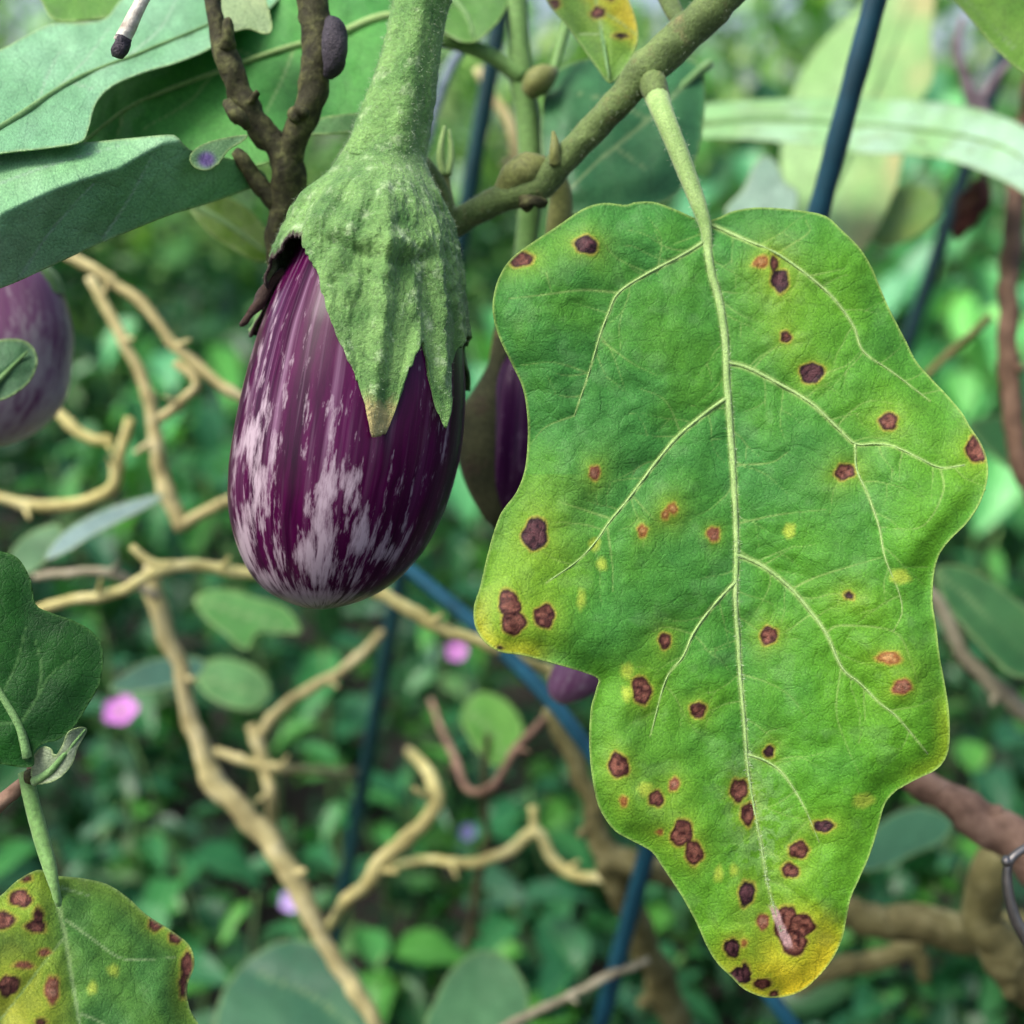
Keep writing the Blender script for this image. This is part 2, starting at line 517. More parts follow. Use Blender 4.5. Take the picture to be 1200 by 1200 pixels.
def kd_of(pts):
    kd = kdtree.KDTree(len(pts))
    for i, q in enumerate(pts):
        kd.insert((q[0], q[1], 0), i)
    kd.balance()
    return kd

def blade(name, outline, dfun, colfun, mat, parent, step=4.0, thick=0.0003, uvs=600.0, smooth_pts=True):
    """thin leaf sheet; dfun(x, y, edge) distance from the lens plane, colfun(x, y, edge) base colour"""
    poly = catmull(outline, lambda a, b: max(2, int(np.hypot(*(b - a)) / (step * 0.6))), True) if smooth_pts else np.asarray(outline, float)
    lo, hi = poly.min(0) - step * 1.5, poly.max(0) + step * 1.5
    X = np.arange(lo[0], hi[0], step) + 0.013
    Y = np.arange(lo[1], hi[1], step) + 0.017
    ins = inside(poly, X, Y)
    q = ins[:-1, :-1] | ins[1:, :-1] | ins[:-1, 1:] | ins[1:, 1:]
    gi, gj = np.nonzero(q)
    nx = len(X)
    F = np.stack([gi * nx + gj, gi * nx + gj + 1, (gi + 1) * nx + gj + 1, (gi + 1) * nx + gj], 1)
    used, inv = np.unique(F.ravel(), return_inverse=True)
    F = inv.reshape(-1, 4)
    px = X[used % nx].copy(); py = Y[used // nx].copy()
    isin = ins.ravel()[used]
    kd = kd_of(poly)
    edge = np.empty(len(px))
    for i in range(len(px)):
        co, k, dist = kd.find((px[i], py[i], 0))
        if not isin[i]:
            px[i], py[i] = poly[k]
            edge[i] = 0
        else:
            edge[i] = dist
    d = dfun(px, py, edge)
    V = PW(px, py, d)
    col = colfun(px, py, edge)
    org = np.array(parent.location) if parent is not None else V.mean(0)
    me = mesh_np(name, V, F[:, ::-1], org, col, np.stack([px, -py], 1) / uvs)
    o = link(name, me, mat, parent)
    if parent is None:
        o.location = org
    if thick:
        sm = o.modifiers.new('thickness', 'SOLIDIFY')
        sm.thickness = thick
        sm.offset = -1
    return o

def vein_pts(lines):
    P_, W_ = [], []
    for w0, w1, pts in lines:
        q = catmull(pts, lambda a, b: max(2, int(np.hypot(*(b - a)) / 1.5)))
        P_.append(q); W_.append(np.linspace(w0, w1, len(q)))
    return np.vstack(P_), np.concatenate(W_)

def vein_dist(px, py, lines):
    pts, wd = vein_pts(lines)
    kd = kd_of(pts)
    d = np.empty(len(px)); ww = np.empty(len(px))
    for i in range(len(px)):
        co, k, dist = kd.find((px[i], py[i], 0))
        d[i] = dist; ww[i] = wd[k]
    return d, ww

# ================================================================== GROUND
gm = mesh_np('ground', [(-150, -150, 0), (150, -150, 0), (150, 150, 0), (-150, 150, 0)], [(0, 1, 2, 3)])
tag(link('ground', gm, M_SOIL), kind='structure')

# ================================================================== MAIN SPOTTED LEAF
OUT_MAIN = [(826, 259), (813, 255), (793, 246), (767, 237), (745, 237), (733, 240), (707, 238), (683, 245), (653, 265), (627, 282), (600, 302), (585, 325),
            (578, 350), (579, 375), (587, 400), (600, 427), (612, 453), (617, 477), (619, 510), (615, 550), (605, 577), (588, 600), (578, 627), (570, 657),
            (563, 687), (556, 710), (557, 733), (569, 753), (587, 764), (613, 768), (647, 777), (684, 788), (701, 796), (699, 808), (693, 830), (691, 860),
            (692, 893), (697, 927), (704, 950), (720, 973), (740, 985), (763, 998), (777, 1017), (800, 1052), (817, 1083), (828, 1108), (840, 1128),
            (857, 1145), (873, 1160), (897, 1169), (920, 1168), (940, 1161), (957, 1147), (975, 1125), (987, 1100), (992, 1077), (997, 1053), (1007, 1030),
            (1020, 1000), (1030, 967), (1037, 943), (1049, 928), (1073, 914), (1097, 902), (1109, 887), (1113, 867), (1112, 833), (1107, 800), (1101, 767),
            (1097, 733), (1093, 707), (1094, 677), (1100, 652), (1113, 633), (1133, 613), (1148, 590), (1157, 563), (1157, 540), (1150, 520), (1137, 500),
            (1127, 483), (1110, 463), (1090, 442), (1073, 422), (1062, 400), (1053, 383), (1040, 357), (1030, 333), (1020, 310), (1007, 290), (987, 270),
            (967, 253), (933, 246), (890, 243), (860, 247), (842, 255)]
MID = [(824, 255), (833, 317), (843, 353), (850, 400), (852, 450), (857, 517), (862, 600), (863, 653), (862, 700), (865, 750), (868, 800), (872, 843),
       (876, 897), (883, 943), (892, 990), (898, 1030), (907, 1063), (915, 1090)]
MAJ = [  # start px width, end px width, points
    (4.5, 1.2, [(832, 263), (870, 280), (910, 297), (947, 323), (977, 350), (1000, 382), (1012, 412), (1047, 437), (1090, 470)]),
    (5.0, 2.2, [(853, 425), (873, 430), (900, 443), (947, 470), (980, 500), (1002, 520), (1025, 520), (1047, 523), (1077, 537), (1102, 548), (1130, 545)]),
    (2.8, 1.0, [(1002, 520), (1004, 550), (1017, 580), (1030, 617), (1037, 653), (1053, 693), (1057, 717), (1047, 740)]),
    (5.0, 1.4, [(863, 650), (893, 663), (927, 690), (950, 717), (968, 742), (987, 783), (1007, 800), (1030, 823), (1053, 842), (1087, 883)]),
    (3.4, 1.0, [(876, 884), (900, 893), (920, 910), (943, 947), (960, 987)]),
    (4.5, 1.2, [(826, 283), (800, 299), (760, 320), (725, 343), (713, 367), (703, 393), (690, 437), (673, 487)]),
    (5.0, 1.6, [(851, 467), (835, 478), (798, 508), (770, 540), (740, 580), (713, 613), (700, 632), (677, 657), (640, 683)]),
    (4.2, 1.2, [(862, 682), (850, 694), (830, 717), (812, 743), (800, 770), (780, 797), (762, 863)]),
]
MIN = [(1.6, 0.8, [(912, 296), (947, 273), (944, 258)]), (1.6, 0.7, [(950, 323), (990, 315)]), (1.5, 0.7, [(950, 445), (967, 437), (992, 428), (1007, 413)]),
       (1.6, 0.7, [(1102, 548), (1105, 577), (1080, 617), (1030, 618)]), (1.7, 0.8, [(968, 741), (987, 733), (1047, 740), (1067, 773), (1075, 800)]),
       (1.6, 0.8, [(928, 690), (960, 675), (1033, 653)]), (1.4, 0.6, [(985, 785), (980, 833), (992, 873), (1007, 907)]),
       (1.6, 0.8, [(865, 545), (903, 542), (923, 530)]), (1.5, 0.7, [(867, 613), (913, 603), (967, 597)]), (1.9, 0.9, [(725, 343), (683, 340), (640, 345), (597, 350)]),
       (1.7, 0.8, [(713, 607), (653, 587)]), (1.6, 0.7, [(712, 620), (718, 667), (718, 693)]), (1.2, 0.6, [(640, 320), (647, 345)]),
       (1.4, 0.6, [(770, 320), (775, 280), (760, 255)]), (1.4, 0.6, [(706, 400), (740, 425), (770, 440)]), (1.3, 0.6, [(798, 508), (780, 470), (750, 455)]),
       (1.3, 0.6, [(740, 580), (770, 610), (800, 615)]), (1.3, 0.6, [(812, 743), (780, 735), (755, 745)]), (1.3, 0.6, [(835, 345), (870, 370), (900, 378)]),
       (1.3, 0.6, [(880, 435), (905, 410), (940, 402)]), (1.3, 0.6, [(690, 437), (650, 425), (610, 428)]), (1.3, 0.6, [(673, 487), (640, 500), (622, 520)]),
       (1.3, 0.6, [(893, 663), (915, 650), (930, 640)]), (1.2, 0.6, [(868, 790), (900, 800), (925, 815), (945, 840)]), (1.2, 0.5, [(892, 990), (930, 1020), (950, 1050)]),
       (1.2, 0.6, [(760, 320), (720, 300), (700, 270)]), (1.2, 0.6, [(950, 720), (920, 740), (890, 750)]), (1.3, 0.6, [(980, 500), (1000, 480), (1020, 470), (1060, 475)])]
_rv = random.Random(21)
for w0, w1, pts in [(7.0, 3.0, MID)] + MAJ:                    # side veinlets branching off every larger vein
    q_ = catmull(pts, lambda a, b: max(2, int(np.hypot(*(b - a)) / 4)))
    al_ = np.concatenate([[0], np.cumsum(np.hypot(*np.diff(q_, axis=0).T))])
    s_ = _rv.uniform(12, 30)
    while s_ < al_[-1] - 12:
        k_ = int(np.searchsorted(al_, s_)); k_ = min(max(k_, 1), len(q_) - 2)
        t_ = q_[k_ + 1] - q_[k_ - 1]; a_ = math.atan2(t_[1], t_[0]) + _rv.choice((-1, 1)) * math.radians(_rv.uniform(48, 72))
        x_, y_ = q_[k_]; line_ = [(x_, y_)]
        for j_ in range(_rv.randint(3, 5)):
            a_ += _rv.uniform(-.35, .35); l_ = _rv.uniform(11, 20)
            x_ += math.cos(a_) * l_; y_ += math.sin(a_) * l_; line_.append((x_, y_))
        MIN.append((1.15, 0.45, line_))
        if _rv.random() < .6:
            x_, y_ = line_[2]; a2_ = a_ + _rv.choice((-1, 1)) * _rv.uniform(.7, 1.1); l2_ = [(x_, y_)]
            for j_ in range(2):
                x_ += math.cos(a2_) * 14; y_ += math.sin(a2_) * 14; a2_ += _rv.uniform(-.3, .3); l2_.append((x_, y_))
            MIN.append((0.9, 0.4, l2_))
        s_ += _rv.uniform(20, 42)
ALLV = [(7.0, 3.0, MID)] + MAJ + MIN
MAJD = [(7.0, 3.0, MID)] + MAJ

# x, y, rx, ry, kind (0 dark purple-black, 1 red brown, 2 tan/pink, 3 orange, 4 yellow dot), halo px
SPOTS = [(687, 287, 12, 10, 0, 7), (611, 304, 12, 8, 1, 6), (907, 309, 5, 8, 1, 8), (914, 329, 9, 13, 0, 8), (892, 307, 8, 6, 3, 5), (921, 395, 6, 6, 1, 8),
         (951, 437, 12, 12, 0, 5), (1041, 494, 10, 9, 1, 8), (1144, 527, 11, 14, 1, 9), (990, 553, 10, 9, 1, 8), (697, 554, 6, 7, 2, 7), (788, 596, 5, 6, 3, 6),
         (780, 603, 4, 5, 3, 6), (753, 622, 5, 6, 3, 4), (836, 626, 6, 8, 2, 3), (627, 626, 14, 17, 0, 18), (597, 708, 12, 15, 1, 12), (602, 730, 13, 13, 1, 12),
         (638, 722, 12, 12, 1, 7), (995, 698, 5, 4, 0, 9), (901, 745, 9, 10, 1, 7), (779, 751, 7, 8, 1, 6), (1042, 771, 12, 7, 3, 5), (1057, 805, 10, 8, 2, 6),
         (752, 809, 11, 14, 1, 6), (818, 832, 8, 9, 1, 5), (901, 881, 6, 6, 0, 6), (725, 897, 11, 13, 1, 7), (866, 926, 9, 13, 1, 4), (876, 954, 8, 11, 1, 6),
         (769, 936, 8, 9, 1, 5), (790, 919, 5, 7, 2, 5), (731, 939, 4, 5, 3, 6), (773, 975, 3, 3, 3, 8), (799, 976, 12, 14, 1, 6), (813, 999, 10, 13, 1, 5),
         (965, 968, 10, 7, 0, 5), (936, 996, 11, 9, 1, 5), (926, 1020, 9, 8, 1, 5), (875, 1047, 8, 14, 0, 5), (894, 1080, 7, 8, 2, 6), (923, 1085, 13, 22, 1, 8),
         (939, 1085, 14, 13, 1, 8), (930, 1105, 15, 13, 1, 8), (858, 1111, 8, 11, 0, 8), (866, 1144, 13, 9, 0, 5), (874, 1140, 5, 10, 0, 5), (893, 1153, 9, 6, 1, 5),
         (907, 1165, 5, 4, 1, 4), (586, 759, 3, 2, 0, 2), (872, 1105, 3, 4, 3, 5),
         (697, 638, 5, 5, 4, 0), (705, 661, 4, 5, 4, 0), (681, 702, 3, 7, 4, 0), (735, 813, 5, 6, 4, 0), (735, 786, 5, 7, 4, 0), (842, 1024, 4, 6, 4, 0), (860, 1020, 3, 4, 4, 0),
         (756, 925, 6, 7, 4, 0), (925, 622, 6, 6, 4, 0), (1055, 676, 9, 7, 4, 0), (1012, 938, 9, 7, 4, 0)]

def smin_d(px, py, spot, seed):
    x, y, rx, ry = spot[:4]
    a = np.arctan2((py - y) / ry, (px - x) / rx)
    rx, ry = rx * 1.1, ry * 1.1
    rr = np.hypot((px - x) / rx, (py - y) / ry)
    wob = 1 + 0.11 * np.sin(a * 2 + seed * 2.3) * (0.4 + 0.6 * ((seed * 7) % 5) / 5) + 0.055 * np.sin(a * 3 + seed * 1.7) + 0.05 * np.sin(a * 5 + seed)
    return (rr / wob - 1) * min(rx, ry) + (fbm(px / 3.5, py / 3.5, 8, 2) - 0.5) * 1.8          # px outside the rim (negative inside)

def paint_spots(c, px, py, spots, seed0=3):
    yel = np.array((0.36, 0.36, 0.02))
    for i, s in enumerate(spots):
        near = np.nonzero((np.abs(px - s[0]) < 70) & (np.abs(py - s[1]) < 70))[0]
        if len(near) == 0: continue
        dd = smin_d(px[near], py[near], s, seed0 + i)
        cc = c[near]
        if s[4] == 4:
            cc = mixc(cc, (0.34, 0.44, 0.05), smooth(5, -3, dd) * 0.8)
        else:
            h = s[5]
            cc = mixc(cc, (0.20, 0.32, 0.02), np.exp(-np.clip(dd, 0, None) / (h * 1.5)) * 0.6)
            cc = mixc(cc, (0.36, 0.27, 0.05), smooth(3.5, 0.3, dd) * 0.62)
        c[near] = cc
    for i, s in enumerate(spots):
        if s[4] == 4: continue
        near = np.nonzero((np.abs(px - s[0]) < 40) & (np.abs(py - s[1]) < 40))[0]
        if len(near) == 0: continue
        dd = smin_d(px[near], py[near], s, seed0 + i)
        rim, core = [((0.012, 0.004, 0.007), (0.075, 0.030, 0.034)), ((0.028, 0.006, 0.006), (0.16, 0.062, 0.042)),
                     ((0.17, 0.055, 0.03), (0.26, 0.13, 0.08)), ((0.20, 0.08, 0.02), (0.38, 0.22, 0.08))][s[4]]
        n = vnoise(px[near] / 4.5, py[near] / 4.5, 5)
        body = mixc(np.tile(rim, (len(near), 1)), core, smooth(-0.5, -5.0, dd) * np.clip(1.7 * n - 0.1, 0, 1.2))
        f = smooth(1.6, -1.4, dd)
        c[near] = c[near] * (1 - f[:, None]) + body * f[:, None]
    return c

def mid_x(py):
    m_ = np.array(MID)
    return np.interp(py, m_[:, 1], m_[:, 0])

vein_cache = {}
def main_depth(px, py, edge):
    dm, wm = vein_dist(px, py, MAJD)
    dn, wn = vein_dist(px, py, MIN)
    vein_cache['maj'] = (dm, wm); vein_cache['min'] = (dn, wn)
    u = px - mid_x(py)
    k = mpp(0.36)
    base = 0.359 + 0.014 * (650 - py) / 450                         # top leans away, tip comes forward
    fold = -0.016 * (np.abs(u) / 300) ** 1.3 * (0.6 + 0.4 * smooth(250, 600, py))
    wave = 0.0042 * np.sin(py / 78.0 + np.where(u < 0, 0.6, 2.4)) * smooth(60, 280, np.abs(u))
    roll = 0.005 * smooth(60, 0, edge) ** 2 * (0.4 + fbm(px / 120, py / 120, 4) * 1.0)
    quilt = -7.5 * k * (1 - np.exp(-(dm / 34.0) ** 1.2)) - 2.0 * k * (1 - np.exp(-(dn / 10.0) ** 1.3))
    bumps = -(fbm(px / 46, py / 46, 12, 3) - 0.5) * 11 * k
    tip = 0.003 * smooth(1040, 1170, py)
    return base + fold + wave + roll + quilt + bumps + tip

def main_colour(px, py, edge):
    dm, wm = vein_cache['maj']; dn, wn = vein_cache['min']
    n1 = fbm(px / 90, py / 90, 21); n2 = fbm(px / 22, py / 22, 31); n3 = fbm(px / 7, py / 7, 41, 3)
    u = px - mid_x(py)
    c = np.tile((0.042, 0.188, 0.032), (len(px), 1))
    g = np.clip(smooth(-120, 220, u) * 0.55 + smooth(450, 1000, py) * 0.75 + (n1 - 0.5) * 1.5 - smooth(40, 0, np.abs(u)) * 0.2, 0, 1)
    c = mixc(c, (0.070, 0.246, 0.015), g)
    y_ = np.clip(smooth(760, 1120, py) * 0.45 + smooth(45, 5, edge) * 0.15 * smooth(400, 700, py) + smooth(120, 20, np.hypot(px - 605, py - 700)) * 0.5
                 + smooth(110, 10, np.hypot(px - 630, py - 630)) * 0.35 + smooth(110, 10, np.hypot(px - 925, py - 350)) * 0.4
                 + smooth(150, 20, np.hypot(px - 1080, py - 790)) * 0.55 + smooth(120, 10, np.hypot(px - 1080, py - 530)) * 0.3
                 + smooth(120, 20, np.hypot(px - 740, py - 890)) * 0.45 + (n1 - 0.55) * 0.7, 0, 1)
    c = mixc(c, (0.11, 0.285, 0.016), y_ * 0.75)
    yy = np.clip(smooth(1085, 1150, py + (n2 - .5) * 60) * smooth(-70, 30, u + 40), 0, 1)
    yy = np.maximum(yy, smooth(75, 20, np.hypot((px - 940), (py - 1120))) * 0.9)
    yy = np.maximum(yy, smooth(1105, 1160, py) * 0.85)
    yy = np.maximum(yy, smooth(30, 3, edge) * smooth(70, 20, np.hypot(px - 590, py - 745)) * 0.6)
    yy = np.maximum(yy, smooth(26, 3, edge) * smooth(80, 20, np.hypot(px - 1100, py - 870)) * 0.18)
    c = mixc(c, (0.60, 0.48, 0.02), yy)
    c *= (0.88 + 0.24 * n2)[:, None] * (0.9 + 0.2 * n3)[:, None]
    # dust-pale hairs along the midrib and in the middle
    pale = smooth(0.55, 0.8, n2) * 0.13 + smooth(60, 0, np.abs(u)) * smooth(820, 960, py) * smooth(1060, 980, py) * 0.35 * (n3 > 0.45)
    c = mixc(c, (0.20, 0.31, 0.16), np.clip(pale, 0, 1))
    c = mixc(c, (0.23, 0.36, 0.10), smooth(wn * 1.5, wn * 0.2, dn) * np.clip(0.2 + 0.3 * wn, 0, 0.65))
    c = mixc(c, (0.24, 0.38, 0.11), smooth(wm * 1.2, wm * 0.3, dm) * 0.85)
    c = paint_spots(c, px, py, SPOTS)
    # papery streak where the midrib dries out
    dl = np.abs((px - 905) - (py - 1062) * 0.42)
    c = mixc(c, (0.42, 0.28, 0.27), smooth(6.5, 3.5, dl + (n3 - .5) * 5) * smooth(1058, 1068, py) * smooth(1114, 1104, py) * 0.9)
    c = mixc(c, (0.26, 0.40, 0.10), smooth(3.2, 0.6, edge) * 0.7)
    return c

leaf = empty('eggplant_leaf', P(762, 88, 0.374))
tag(leaf, 'large green lobed leaf with brown spots and a yellow tip hanging beside the striped eggplant', 'leaf')
lb = blade('blade', OUT_MAIN, main_depth, main_colour, M_LEAF, leaf, step=1.5, thick=0.0003, uvs=420)

# veins as raised ribs lying on the blade
_kd = kdtree.KDTree(len(lb.data.vertices))
_loc = np.array(leaf.location)
_cop = np.empty(len(lb.data.vertices) * 3, np.float32)
lb.data.vertices.foreach_get('co', _cop)
_cop = _cop.reshape(-1, 3)
_wl = _cop + _loc
_dep = (_wl - nC) @ nF
_sx = ((_wl - nC) @ nR) / (_dep * T) * 600 + 600
_sy = 600 - ((_wl - nC) @ nU) / (_dep * T) * 600
_kd = kd_of(np.stack([_sx, _sy], 1))
def on_blade(x, y, off=0.0):
    co, k, dist = _kd.find((x, y, 0))
    return _dep[k] - off
def rib(name, pts, w0, w1, mat, parent):
    q = catmull(pts, lambda a, b: max(2, int(np.hypot(*(b - a)) / 5)))
    d = np.array([on_blade(x, y) for x, y in q])
    d = np.convolve(np.pad(d, 3, 'edge'), np.ones(7) / 7, 'valid')
    ww = np.linspace(w0, w1, len(q)) * 0.5
    pts4 = PW(q[:, 0], q[:, 1], d - 0.00005)
    V, F, N = tube_geo(pts4, ww * mpp(d), 8, 0.12, 3)
    o = link(name, mesh_np(name, V, F, np.array(parent.location)), mat, parent)
    return V, N
Vm, Nm = rib('midrib', MID, 10.5, 0.9, M_VEIN, leaf)
for w0, w1, pts in MAJ:
    rib('vein', pts, w0 * 0.85, w1 * 0.6, M_VEIN, leaf)
Vp, Fp, Np = px_tube([(757, 76, 0.397, 12), (764, 96, 0.3905, 16), (770, 112, 0.3835, 14.8), (775, 127, 0.3785, 13.2), (780, 140, 0.3755, 12.2), (792, 170, 0.374, 11.5), (808, 212, 0.373, 10.5), (820, 244, 0.372, 9), (827, 268, 0.3715, 7), (831, 296, 0.371, 4.5), (834, 320, 0.3712, 2)], 6, 14, 0.05, 4)
pet = link('petiole', mesh_np('petiole', Vp, Fp, np.array(leaf.location)), M_VEIN, leaf)
hm = hair_mesh('hair', np.vstack([Vp, Vm]), np.vstack([Np, Nm]), 4200, 0.0011, 0.00008, np.array(leaf.location), RNG)
tag(link('hair', hm, M_HAIR, pet), kind='stuff')

# ================================================================== MAIN EGGPLANT
DE = 0.378
PROF = np.array([(235, 437, 20), (250, 436, 52), (270, 434, 74), (290, 433, 84), (310, 432, 91), (340, 430, 104), (370, 426, 113), (400, 422, 120), (460, 415.5, 130), (520, 407.5, 133.5), (560, 401.5, 131.5),
                 (600, 395.5, 124.5), (640, 390.5, 109.5), (670, 385.5, 90.5), (690, 382, 70), (703, 380, 46), (710, 378, 26), (713, 377, 10), (713.6, 377, 0.3)])
egg = empty('eggplant', P(490, -10, DE))
tag(egg, 'purple and white striped eggplant hanging from a thick hairy stalk under its green calyx', 'eggplant')
eo = np.array(egg.location)

def lathe(prof, d0, nr, na, rfun=None, zs=1.0):
    q = catmull(prof, max(2, nr // len(prof)))
    q[:, 2] = np.maximum(q[:, 2], 0.05)
    n = len(q)
    th = np.linspace(-np.pi, np.pi, na + 1)
    TH, I = np.meshgrid(th, np.arange(n))
    cy, cx, r = q[:, 0][I], q[:, 1][I], q[:, 2][I]
    if rfun is not None:
        r = rfun(TH, cy, r)
    k = mpp(d0)
    base = PW(cx, cy, np.full(cx.shape, d0))
    V = base + (r * np.sin(TH) * k)[..., None] * nR - (r * np.cos(TH) * k * zs)[..., None] * nF
    i, j = np.meshgrid(np.arange(n - 1), np.arange(na), indexing='ij')
    a = i * (na + 1) + j
    F = np.stack([a, a + na + 1, a + na + 2, a + 1], -1).reshape(-1, 4)
    s = np.concatenate([[0], np.cumsum(np.hypot(np.diff(q[:, 0]), np.diff(q[:, 2])))]); s /= s[-1]
    uv = np.stack([TH / (2 * np.pi) + 0.5, s[I]], -1).reshape(-1, 2)
    return V.reshape(-1, 3), F, uv, TH.ravel(), cx.ravel(), cy.ravel(), r.ravel()

V, F, uv, TH, CX, CY, RR = lathe(PROF, DE, 190, 220, lambda th, y, r: r * (1 + 0.008 * np.sin(3 * th + 1) + 0.006 * np.sin(5 * th + y / 90)))
sx = CX + RR * np.sin(TH)
front = smooth(-0.1, 0.35, np.cos(TH))
wht = np.zeros(len(sx))
for (x, y, ax, ay, am) in [(318, 520, 17, 42, .85), (322, 570, 13, 55, .7), (300, 640, 16, 40, .95), (312, 610, 14, 30, .6), (398, 610, 17, 60, .75), (388, 655, 22, 40, .9), (430, 590, 12, 55, .55), (436, 625, 15, 35, .75),
                           (345, 655, 18, 45, .45), (370, 697, 70, 16, .8), (330, 680, 30, 22, .7), (460, 640, 24, 26, .5), (470, 600, 10, 50, .25), (342, 560, 8, 50, .5), (290, 560, 8, 60, .4), (520, 520, 6, 60, .3), (420, 670, 25, 20, .5), (330, 500, 10, 60, .5), (305, 470, 7, 70, .45), (352, 440, 6, 60, .42), (318, 420, 5, 60, .4), (335, 380, 5, 50, .4), (378, 480, 6, 70, .4), (290, 520, 6, 50, .5), (480, 620, 8, 40, .4), (528, 470, 4, 50, .4), (410, 540, 8, 40, .4)]:
    wht = np.maximum(wht, am * np.exp(-((sx - x) / ax) ** 2 - ((CY - y) / ay) ** 2))
wht = wht * front + (1 - front) * smooth(450, 690, CY) * 0.7
strk = (0.3 + 0.7 * smooth(60, -60, sx - CX)) * smooth(660, 500, CY) * 0.66 + 0.08
me = mesh_np('fruit', V, F, eo, None, uv, attrs={'white': wht, 'streak': strk})
link('fruit', me, M_SKIN, egg)

# calyx: cap hugging the fruit, its lower edge cut into sepals
CAL = np.array([(120, 459, 26), (150, 456, 35), (175, 450, 44), (195, 447, 53), (215, 443, 66), (235, 437, 83), (255, 435, 93), (280, 432, 103), (300, 431, 108), (330, 430, 112), (360, 428, 117), (400, 423, 122.5),
                (440, 418, 130), (480, 413, 134.5), (520, 408, 136.5), (560, 401, 134)])
TE = np.radians([-180, -160, -145, -130, -115, -104, -96, -88, -80, -66, -52, -42, -36, -30, -22, -10, -2, 6, 11.5, 15.5, 18, 21.5, 24.5, 26.5, 28.5, 32, 37, 40.5, 43, 46, 49, 52, 53.5, 56, 60, 66, 74, 84, 100, 112, 124, 140, 158, 180])
YE = np.array([470, 380, 330, 420, 440, 380, 392, 388, 352, 318, 303, 294, 292, 312, 338, 385, 418, 450, 475, 508, 520, 522, 518, 505, 475, 442, 422, 411, 430, 465, 490, 508, 504, 478, 448, 420, 402, 388, 400, 450, 430, 360, 400, 470.])
na, nr = 420, 150
th = np.linspace(-np.pi, np.pi, na + 1)
ye = np.interp(th, TE, YE)
ye = ye + (vnoise(th * 14, th * 0, 3) - 0.5) * 7 + (vnoise(th * 45, th * 0, 4) - 0.5) * 8
s = np.linspace(0, 1, nr)
TH2, S2 = np.meshgrid(th, s)
Y2 = 120 + (ye[None, :] - 120) * S2
qc = catmull(CAL, 12)
cx2 = np.interp(Y2, qc[:, 0], qc[:, 1]); r2 = np.interp(Y2, qc[:, 0], qc[:, 2])
edge_px = ye[None, :] - Y2
low = smooth(195, 300, Y2)
# ridges running down from the stalk into each sepal, folds and wrinkles of the skin
ctr = np.radians([-172, -124, -92, 17, 53, 112])
rid = np.zeros_like(TH2)
val = np.zeros_like(TH2)
for c_ in ctr:
    dth = (TH2 - c_ + np.pi) % (2 * np.pi) - np.pi
    rid = np.maximum(rid, np.exp(-(dth * r2 / 9) ** 2))
    val = np.maximum(val, np.exp(-((np.abs(dth) * r2 - 22) / 9) ** 2))
wr = 0.6 * (fbm(TH2 * 8.0, Y2 / 60.0 + np.sin(TH2 * 3) * 0.6, 51, 3) - 0.5) + 0.4 * (fbm(TH2 * 5.0, Y2 / 24.0 + np.sin(TH2 * 3) * 1.2, 52, 3) - 0.5)
wr2 = fbm(TH2 * 16.0, Y2 / 9.0, 61, 3) - 0.5
fold_h = np.exp(-((Y2 - (312 + 14 * np.sin(TH2 * 3 + 0.4))) / 7.0) ** 2) * -1 + np.exp(-((Y2 - (292 + 14 * np.sin(TH2 * 3 + 0.4))) / 10.0) ** 2)
stemr = 0.05 * np.sin(TH2 * 5 + 0.7) * r2 * smooth(260, 160, Y2)
r2 = r2 + stemr + rid * 7.5 * low - val * 6.0 * smooth(300, 350, Y2) + wr * 19 * smooth(190, 260, Y2) * (0.3 + 0.7 * smooth(470, 330, Y2)) + wr2 * 4 * low + (fbm(TH2 * 7.0, Y2 / 11.0, 71, 3) - 0.5) * 5 * smooth(225, 290, Y2) * smooth(450, 360, Y2) + fold_h * 4.0 * smooth(-1.2, -0.2, -np.abs(TH2 - 0.2))
gap = np.cos(TH2 * 0) * 0
flare = smooth(40, 0, edge_px) * (3.5 + 3.5 * vnoise(TH2 * 6, Y2 * 0, 77)) * smooth(250, 330, Y2)
thin = smooth(60, 0, edge_px)
r2 = r2 + flare - 0 * thin
rf = np.interp(Y2, catmull(PROF, 12)[:, 0], catmull(PROF, 12)[:, 2])
r2 = np.where(Y2 > 250, np.maximum(r2, rf + 2.0), r2)
base = PW(cx2, Y2, np.full(cx2.shape, DE))
k = mpp(DE)
V = base + (r2 * np.sin(TH2) * k)[..., None] * nR - (r2 * np.cos(TH2) * k)[..., None] * nF
i, j = np.meshgrid(np.arange(nr - 1), np.arange(na), indexing='ij')
a = i * (na + 1) + j
F = np.stack([a, a + na + 1, a + na + 2, a + 1], -1).reshape(-1, 4)
Vc = V.reshape(-1, 3)
dry = smooth(470, 500, Y2 + (wr2 + 0.0) * 40) * smooth(0.3, 0.22, np.abs(TH2 - np.radians(19)))
brn = smooth(9, 2, edge_px) * smooth(np.radians(-28), np.radians(-40), TH2) * smooth(np.radians(-125), np.radians(-110), TH2)
dk = np.zeros_like(dry)
